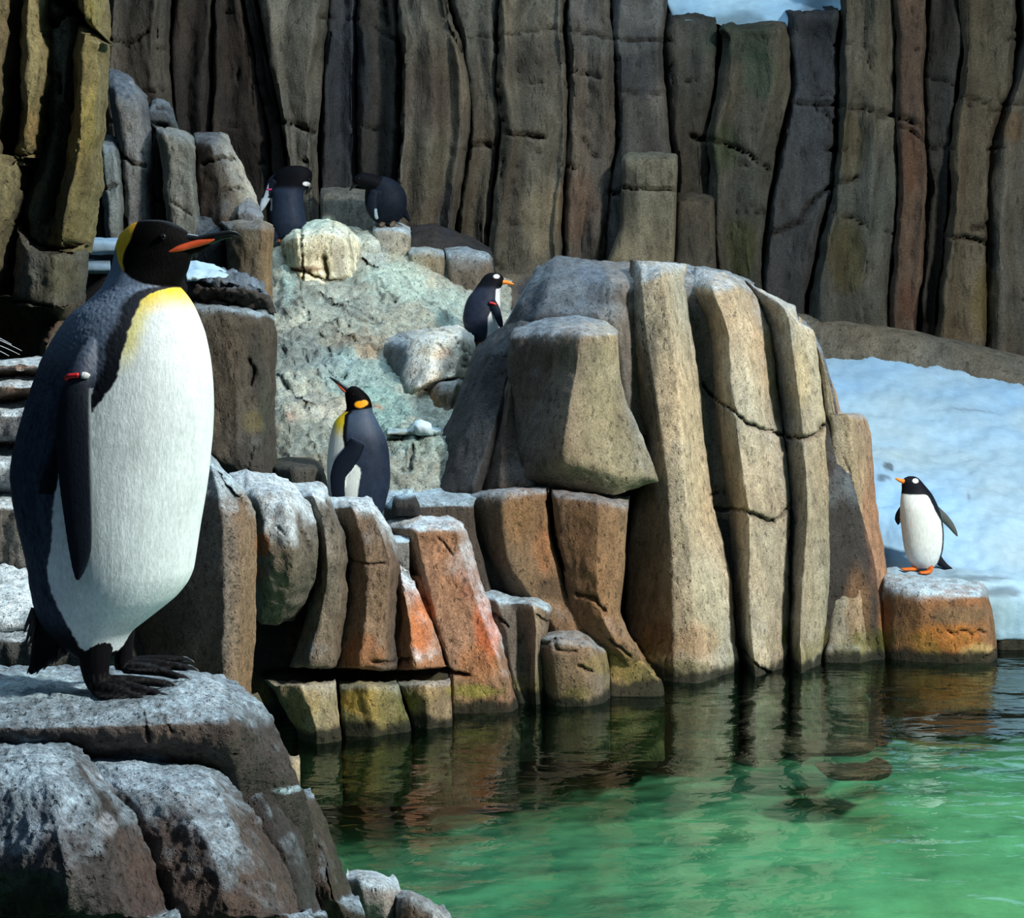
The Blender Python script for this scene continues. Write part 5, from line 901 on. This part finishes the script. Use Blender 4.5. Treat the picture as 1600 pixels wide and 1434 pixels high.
# bill: upper black, lower with the orange plate
S.tube('b', [(284, 372, 0, 9, 16), (298, 372, 0, 7, 12), (312, 373, 0, 6, 9), (330, 369, 0, 5.5, 7), (346, 366, 0, 5, 5.5), (360, 364, 0, 4.4, 4.4), (370, 365.5, 0, 3.2, 3.2), (378, 369.5, 0, 1, 1)], m=14)
S.piece('upper_bill', M_HORN, king)
S.tube('b', [(276, 392, 0, 8, 14), (294, 386, 0, 8, 12), (312, 380, 0, 7, 9), (330, 376, 0, 5, 6.5), (348, 371, 0, 3, 4), (366, 368, 0, 1, 1)], m=14)
lb = S.piece('lower_bill', M_HORN, king)
S.tube('b', [(264, 395, -27, 1, 3), (272, 393.5, -26, 3, 4), (284, 389, -22, 5.2, 5), (298, 384, -16, 5.6, 4.5), (312, 380, -11, 5.5, 4), (326, 377, -7.5, 3.6, 3), (336, 374, -5.5, 1, 1)], m=12)
S.piece('bill_plate', M_BILL, king, 'orange plate along the lower bill')
S.tube('b', [(264, 395, 27, 1, 3), (272, 393.5, 26, 3, 4), (284, 389, 22, 5.2, 5), (298, 384, 16, 5.6, 4.5), (312, 380, 11, 5.5, 4), (326, 377, 7.5, 3.6, 3), (336, 374, 5.5, 1, 1)], m=12)
S.piece('bill_plate', M_BILL, king, 'orange plate along the lower bill')
for dd in (-32.5, 32.5):
    ball(S, 262, 371, dd, 5.0, rd=4.5); S.piece('eye', M_EYE, king)
# tail quills with ragged tips, claws, wing band
rt = random.Random(4)
for k in range(26):
    a = k/25; x1 = 44+a*82+rt.uniform(-3, 3); y1 = 1056-a*46+rt.uniform(-5, 5); d = rt.uniform(-30, 40)*(0.5+a*.5)
    S.tube('q', [(70+a*50, 1000-a*15, d*.8, 5, 3), (x1+7, y1-14, d, 3.2, 2), (x1, y1, d, .5, .5)], m=6, sub=2)
for k in range(12):
    a = k/11; x1 = 42+rt.uniform(-3, 6)+a*8; y1 = 980+a*30+rt.uniform(-4, 4); d = rt.uniform(-30, 30)
    S.tube('q', [(62, 945+a*20, d, 5, 3), (x1+6, y1-16, d, 3, 2), (x1, y1, d, .5, .5)], m=6, sub=2)
tq = S.piece('tail_feathers', mat_plain('tail_quill', (14, 15, 18), rough=.6), king); tq['kind'] = 'stuff'
for x, y, d in ((264, 1080, -93), (270, 1072, -59), (268, 1063, -17), (285, 1058, 6), (293, 1051, 34), (279, 1045, 69)):
    S.tube('c', [(x-8, y-2, d, 4.5, 4), (x, y-1, d, 3.5, 3), (x+8, y+2, d, 1.6, 1.6), (x+12, y+5, d, .4, .4)], m=8, sub=3); S.piece('claw', M_CLAW, king)
S.tube('w', [(137, 588, -126, 4, 3), (143, 583, -130, 4, 4), (150, 582, -131, 4, 4), (158, 581, -131, 4, 4)], m=8)
S.piece('wing_band', M_BRED, king, 'red band round the base of the flipper')
S.tube('w', [(163, 581, -130, 5, 4), (168, 582, -128, 5.5, 4), (172, 584, -124, 4, 3)], m=8)
S.piece('band_clip', M_BSIL, king, 'silver clip of the flipper band')

# ------------------------------------------------------------------ the middle king penguin, bill raised to the left
k2 = empty('penguin', at(565, 834, 9.9), 'smaller king penguin with raised bill standing behind the left bank, facing left', 'penguin', 'penguins')
S = Shell(565, 834, 9.9)
S.body('body', [(603, 549, 556, 4), (607, 543, 563, 8), (612, 539, 569, 11), (618, 539, 575, 13), (625, 540, 579, 14), (632, 541, 581, 14.5), (640, 541, 582, 15), (645, 536, 583, 17), (652, 528, 587, 21), (662, 521, 592, 25), (680, 516, 601, 30), (700, 513, 607, 33), (720, 511, 609, 35), (740, 511, 610, 36), (760, 512, 609, 36),
                (780, 515, 604, 34), (795, 521, 600, 31), (810, 532, 594, 26), (822, 545, 586, 18)], m=36)
S.tube('flipper', [(562, 688, -30, 12, 8), (553, 705, -34, 14, 7), (540, 722, -37, 15, 6), (532, 740, -38, 12, 5), (532, 760, -38, 11, 4), (534, 778, -37, 9, 3.5), (537, 796, -36, 4, 2)], m=14)
S.tube('tail', [(585, 800, 10, 10, 14), (592, 818, 12, 8, 9), (600, 832, 12, 3, 3)], m=12)
S.tube('foot', [(556, 815, -12, 9, 9), (556, 830, -12, 6, 6), (545, 832, -14, 5, 8), (536, 833, -15, 2, 4)], m=10)
S.tube('foot', [(572, 815, 12, 9, 9), (572, 829, 12, 6, 6), (560, 831, 12, 5, 8), (550, 832, 12, 2, 4)], m=10)
xb2 = YL([(643, 545), (648, 540), (680, 538), (700, 542), (712, 546), (728, 566), (735, 567), (760, 563), (780, 561), (800, 566), (820, 572)])
def k2_col(px, py, pd, who, co):
    n = fbm(co*25, 3)
    C = np.tile(lin((30, 40, 58)), (len(px), 1))*(1+.35*n)[:, None]
    C = blend(C, smooth01((700-py)/50)*.6, (70, 88, 112))
    C = blend(C, smooth01((px-(xb2(py)+9))/-5)*(py < 715)*1., (14, 16, 20))
    w = smooth01((xb2(py)-px+n)/1.5+.5)*(py > 643)
    W = blend(np.tile(lin((206, 214, 212)), (len(px), 1)), smooth01((690-py)/30)*smooth01((px-516)/12), (206, 190, 50)); W = blend(W, smooth01((664-py)/12), (214, 186, 30))
    C = C*(1-w[:, None])+W*w[:, None]
    C = blend(C, (who == 'flipper')*1., (18, 24, 36)); C = blend(C, (who == 'foot')*1., (16, 16, 18)); C = blend(C, (who == 'tail')*1., (18, 22, 30))
    C = blend(C, smooth01((642+(px-540)*-.12-py)/1.5+.5), (9, 9, 10))
    d = np.hypot((px-564)/8.5, (py-631)/5.2); C = blend(C, smooth01((1.15-d)/.3)*1., (238, 160, 14))
    C = blend(C, smooth01((1.15-np.hypot((px-570)/6, (py-629)/4.5))/.3), (238, 160, 14))
    return C
S.mesh('body', 0.0055, 3, k2_col, M_FEATHS, k2)
S.tube('b', [(553, 617, 0, 9, 8), (543, 611, 0, 5.5, 5), (534, 604, 0, 3.4, 3.2), (525, 596, 0, 2.4, 2.4), (515, 589, 0, .8, .8)], m=10)
S.piece('bill', M_HORN, k2)
S.tube('b', [(541, 613, -4.2, 1, 1), (536, 608.5, -3.0, 2, 1.4), (530, 603, -2, 1.2, 1.2), (526, 599, -1.6, .5, .5)], m=8); S.piece('bill_plate', M_BILL, k2, 'dark red plate on the lower bill')
for d in (-11.5, 11.5): ball(S, 553, 615, d, 1.5); S.piece('eye', M_EYE, k2)

# ------------------------------------------------------------------ gentoo on the snow at the right
g1 = empty('penguin', at(1440, 888, 11.72), 'white bellied gentoo penguin with orange bill standing on the snow at right', 'penguin', 'penguins')
S = Shell(1440, 888, 11.72)
S.body('body', [(739, 1419, 1429, 4), (742, 1413, 1435, 9), (747, 1410, 1440, 12), (753, 1409, 1445, 13), (760, 1409, 1451, 14), (768, 1408, 1457, 17), (778, 1407, 1462, 21), (790, 1407, 1467, 25), (810, 1408, 1472, 28), (830, 1410, 1474, 29), (850, 1413, 1473, 28), (864, 1417, 1470, 25), (874, 1422, 1466, 20), (881, 1428, 1458, 14)], m=36)
S.tube('flipper', [(1454, 786, 6, 8, 7), (1464, 794, 6, 8, 5), (1476, 804, 6, 7, 4), (1487, 816, 6, 5.5, 3), (1494, 827, 6, 3.5, 2.4), (1498, 834, 6, 1, 1)], m=12)
S.tube('flipper', [(1412, 790, 8, 5, 6), (1406, 800, 8, 5, 4), (1404, 808, 8, 4, 3), (1406, 816, 8, 1.5, 2)], m=12)
S.tube('tail', [(1462, 862, 12, 9, 10), (1472, 874, 14, 7, 8), (1482, 882, 14, 4.5, 6), (1493, 887, 14, 1.5, 3)], m=12)
S.tube('foot', [(1430, 874, -4, 5, 6), (1430, 882, -4, 4, 5), (1420, 883, -6, 2.8, 6), (1410, 883, -7, 2.2, 6), (1406, 882, -7, 1, 3)], m=10)
S.tube('foot', [(1450, 876, -12, 5, 6), (1450, 885, -12, 4, 5), (1442, 887, -14, 2.8, 6), (1434, 887, -15, 2.2, 6), (1432, 887, -15, 1, 3)], m=10)
xr1 = YL([(764, 1440), (768, 1446), (775, 1450), (788, 1455), (797, 1460), (806, 1466), (820, 1468), (840, 1468), (855, 1466), (870, 1461), (880, 1458)])
def g1_col(px, py, pd, who, co):
    n = fbm(co*25, 3)
    C = np.tile(lin((206, 214, 214)), (len(px), 1))*(1+.08*n)[:, None]
    C = blend(C, smooth01((py-866)/14)*.6*smooth01((1448-px)/14), (120, 96, 90))
    C = blend(C, smooth01((px-xr1(py)+n)/1.5+.5)*1., (24, 28, 38)); C = blend(C, smooth01((pd-14)/2)*1., (24, 28, 38))
    C = blend(C, smooth01((766+n-py)/1.5+.5), (22, 24, 32))
    C = blend(C, (who == 'flipper')*1., (30, 36, 44)); C = blend(C, ((who == 'flipper') & (px > 1440) & (pd < 6))*.7, (84, 90, 88)); C = blend(C, (who == 'tail')*1., (26, 30, 38))
    C = blend(C, ((who == 'foot') & (py > 873))*1., (206, 104, 40))
    w = np.clip(smooth01((1.2-np.hypot((px-1428)/4.6, (py-745)/3.2))/.3), 0, 1); C = blend(C, w*(pd < 6), (226, 232, 236))
    return C
S.mesh('body', 0.0055, 3, g1_col, M_FEATHS, g1)
S.tube('b', [(1414, 748, -2, 4.5, 4.5), (1408, 746, -2, 3.2, 3), (1403, 744, -2, 2.4, 2.4), (1398, 742, -2, .8, .8)], m=10); S.piece('bill', M_GBILL, g1)
ball(S, 1419, 746, -9.5, 1.3); S.piece('eye', M_EYE, g1)

# ------------------------------------------------------------------ small gentoo above the middle, facing right
g2 = empty('penguin', at(756, 548, 13.1), 'small gentoo penguin with orange bill facing right, left of the outcrop top', 'penguin', 'penguins')
S = Shell(756, 548, 13.1)
S.body('body', [(426, 765, 776, 4), (429, 759, 783, 8), (434, 754, 787, 10), (440, 750, 788, 11), (447, 745, 784, 13), (454, 740, 782, 16), (464, 732, 782, 19), (475, 727, 782, 22), (488, 724, 781, 24), (500, 723, 780, 25), (512, 726, 779, 24), (524, 734, 775, 20), (534, 742, 770, 15)], m=32)
S.tube('flipper', [(768, 470, -18, 6, 6), (774, 482, -21, 7, 4), (779, 496, -22, 6, 3), (783, 508, -22, 4, 2.4), (785, 515, -22, 1, 1)], m=12)
S.tube('flipper', [(764, 470, 18, 6, 6), (768, 490, 22, 6, 3), (770, 510, 22, 2, 1)], m=12)
S.tube('tail', [(738, 518, 6, 7, 8), (732, 530, 8, 5, 6), (727, 540, 8, 1.5, 2)], m=10)
S.tube('foot', [(752, 528, -8, 5, 5), (752, 542, -8, 4, 4), (760, 545, -8, 2.6, 5), (768, 546, -8, 1, 3)], m=10)
S.tube('foot', [(764, 528, 8, 5, 5), (764, 541, 8, 4, 4), (772, 544, 8, 2.6, 5), (780, 545, 8, 1, 3)], m=10)
def g2_col(px, py, pd, who, co):
    n = fbm(co*25, 3)
    C = np.tile(lin((34, 42, 58)), (len(px), 1))*(1+.3*n)[:, None]
    C = blend(C, smooth01((455-py)/10), (16, 18, 24))
    xf = YL([(448, 790), (452, 775), (470, 774), (485, 768), (495, 763), (520, 762), (540, 758)])
    C = blend(C, smooth01((px-xf(py))/1.5+.5)*(py > 450), (216, 222, 226))
    C = blend(C, (who == 'flipper')*1., (24, 32, 46)); C = blend(C, (who == 'tail')*1., (20, 24, 32)); C = blend(C, ((who == 'foot') & (py > 532))*1., (206, 104, 40))
    w = smooth01((1.2-np.hypot((px-776)/4.5, (py-432)/3.2))/.3); C = blend(C, w*(pd < 6), (224, 230, 232))
    return C
S.mesh('body', 0.0065, 3, g2_col, M_FEATHS, g2)
S.tube('b', [(784, 440, -1, 4.5, 4.5), (791, 441, -1, 3.2, 3.2), (797, 442.5, -1, 2.6, 2.6), (803, 444, -1, .8, .8)], m=10); S.piece('bill', M_GBILL, g2)
ball(S, 781, 437, -8.5, 1.3); S.piece('eye', M_EYE, g2)
S.tube('w', [(765, 473, -25, 1.6, 1.4), (770, 474, -26, 1.8, 1.4), (776, 476, -25, 1.4, 1.4)], m=8, sub=3); S.piece('wing_band', M_BRED, g2, 'red band round the base of the flipper')

# ------------------------------------------------------------------ preening gentoo, seen from behind
g3 = empty('penguin', at(446, 380, 14.9), 'dark preening penguin seen from behind, one flipper lifted, far left back', 'penguin', 'penguins')
S = Shell(446, 380, 14.9)
S.body('body', [(259, 452, 470, 6), (262, 442, 480, 11), (268, 434, 487, 14), (276, 429, 488, 16), (286, 426, 486, 17), (294, 424, 480, 18), (302, 423, 474, 20), (320, 423, 475, 22), (340, 421, 478, 24), (354, 421, 479, 24), (366, 424, 474, 21), (374, 430, 464, 15)], m=32)
S.tube('flipper', [(432, 285, -4, 8, 8), (424, 294, -4, 8, 6), (417, 308, -4, 7, 4), (411, 322, -4, 5, 3), (408, 332, -4, 1, 1)], m=12)
S.tube('flipper', [(432, 276, 6, 6, 6), (424, 280, 6, 5, 4), (418, 290, 6, 4, 3), (414, 300, 6, 1.5, 1)], m=12)
S.tube('tail', [(436, 358, -10, 8, 8), (430, 372, -12, 6, 6), (426, 384, -12, 1.5, 2)], m=10)
S.tube('foot', [(440, 366, -4, 5, 5), (440, 377, -6, 5, 7), (438, 379, -14, 4, 4)], m=10); S.tube('foot', [(458, 366, -4, 5, 5), (458, 377, -6, 5, 7), (458, 379, -14, 4, 4)], m=10)
def g3_col(px, py, pd, who, co):
    n = fbm(co*25, 3)
    C = np.tile(lin((30, 40, 56)), (len(px), 1))*(1+.3*n)[:, None]; C = blend(C, smooth01((300-py)/10), (12, 13, 17))
    C = blend(C, (who == 'flipper')*1., (22, 26, 36)); C = blend(C, ((who == 'flipper') & (px < 421) & (np.abs(px-(430-(py-270)*.35)) < 3.4))*1., (160, 176, 190))
    C = blend(C, smooth01((427+n-px)/2+.5)*(py > 310)*(py < 330), (170, 184, 196))
    w = smooth01((1.2-np.hypot((px-480)/5, (py-288)/3))/.3); C = blend(C, w, (220, 226, 230))
    C = blend(C, (who == 'foot')*1., (150, 84, 40))
    return C
S.mesh('body', 0.0065, 3, g3_col, M_FEATHS, g3)
S.tube('b', [(484, 292, -4, 4.5, 4.5), (482, 299, -6, 3, 3), (478, 305, -8, .8, .8)], m=8); S.piece('bill', M_HORN, g3)
ball(S, 484, 281, -9, 1.3); S.piece('eye', M_EYE, g3)
S.tube('w', [(418, 296, -7, 2, 2), (422, 297, -8, 2, 2), (426, 296, -8, 1.4, 2)], m=8, sub=3); S.piece('wing_band', mat_plain('band_pink', (190, 50, 110), rough=.4), g3, 'pink band round the base of the flipper')

# ------------------------------------------------------------------ bent over penguin beside it
g4 = empty('penguin', at(606, 354, 15.0), 'dark penguin bent over with lowered head, beside the preening penguin', 'penguin', 'penguins')
S = Shell(606, 354, 15.0)
S.body('body', [(276, 584, 604, 7), (280, 578, 614, 13), (287, 573, 624, 18), (296, 571, 631, 21), (306, 570, 635, 23), (318, 570, 636, 24), (330, 573, 634, 22), (340, 579, 629, 18), (347, 586, 622, 12)], m=32)
S.tube('head', [(594, 292, -4, 16, 15), (580, 286, -10, 14, 13), (568, 283, -14, 12, 12), (559, 286, -16, 9, 9), (556, 289, -16, 3, 3)], m=14)
S.tube('flipper', [(588, 300, -22, 8, 6), (584, 316, -25, 8, 4), (586, 332, -25, 6, 3), (592, 344, -24, 2, 1.5)], m=12)
S.tube('tail', [(626, 326, 4, 8, 8), (634, 336, 4, 5, 5), (640, 346, 2, 1.5, 1.5)], m=10)
S.tube('foot', [(598, 338, -4, 5, 5), (598, 351, -6, 4.5, 6), (594, 353, -12, 3, 4)], m=10); S.tube('foot', [(614, 338, -4, 5, 5), (614, 351, -6, 4.5, 6), (610, 353, -12, 3, 4)], m=10)
def g4_col(px, py, pd, who, co):
    n = fbm(co*25, 3)
    C = np.tile(lin((20, 26, 36)), (len(px), 1))*(1+.3*n)[:, None]; C = blend(C, (who == 'head')*1., (12, 13, 17))
    C = blend(C, ((who == 'flipper') & (px > 588) & (py > 328))*1., (130, 150, 160)); C = blend(C, ((who == 'foot') & (py > 345))*1., (90, 80, 70)); C = blend(C, (who == 'tail')*1., (14, 18, 26))
    return C
S.mesh('body', 0.0065, 3, g4_col, M_FEATHS, g4)
S.tube('b', [(559, 288, -16, 4, 4), (553, 293, -17, 2.6, 2.6), (548, 299, -18, .8, .8)], m=8); S.piece('bill', M_HORN, g4)
ball(S, 564, 281, -25, 1.3); S.piece('eye', M_EYE, g4)

# ------------------------------------------------------------------ pale wire ends at the left edge
def strands():
    S = Shell(0, 560, 6.4)
    for a, b in (((-16, 522), (18, 538)), ((-14, 526), (34, 548)), ((-16, 534), (31, 554)), ((-10, 545), (14, 556))):
        S.tube('w', [(a[0], a[1], 0, .55, .55), ((a[0]+b[0])/2, (a[1]+b[1])/2-1, 0, .55, .55), (b[0], b[1], 0, .3, .3)], m=6, sub=3)
    r = empty('wire_bundle', at(0, 560, 6.4), 'thin pale wire ends poking in at the left edge above the snowy ledges', 'wire')
    S.piece('wire', mat_plain('wire_pale', (196, 206, 216), rough=.4), r)
strands()
# ---- put the origin of every top-level stone at its own base
for o in list(col.objects):
    if o.type == 'MESH' and o.parent is None and 'category' in o and not o.children:
        n = len(o.data.vertices); a = np.empty(n*3, np.float32); o.data.vertices.foreach_get('co', a); a = a.reshape(-1, 3)
        c = np.array([a[:, 0].mean(), a[:, 1].mean(), a[:, 2].min()], np.float32)
        o.data.vertices.foreach_set('co', (a-c).ravel()); o.data.update(); o.location = tuple(float(v) for v in c)

# ---- set the two penguins whose feet show firmly on the stone or snow under them
bpy.context.view_layer.update()
dg = bpy.context.evaluated_depsgraph_get()
for root, sup in ((king, 'stands on'), (g1, 'on the snow')):
    own = set(c.name for c in root.children)
    base = root.location.copy(); hits = []
    for dx, dy in ((0, 0), (-.03, -.03), (.05, -.04), (.02, .04)):
        o_ = base+Vector((dx, dy, 0.35))
        for _ in range(12):
            ok, loc, nor, idx, ob, mx = scene.ray_cast(dg, o_, Vector((0, 0, -1)))
            if not ok: break
            if ob.name in own: o_ = loc-Vector((0, 0, 0.002)); continue
            hits.append(loc.z); break
    if hits: root.location.z = max(min(sum(hits)/len(hits)+0.002, base.z+0.05), base.z-0.05); print('seated', root.name, base.z, root.location.z)
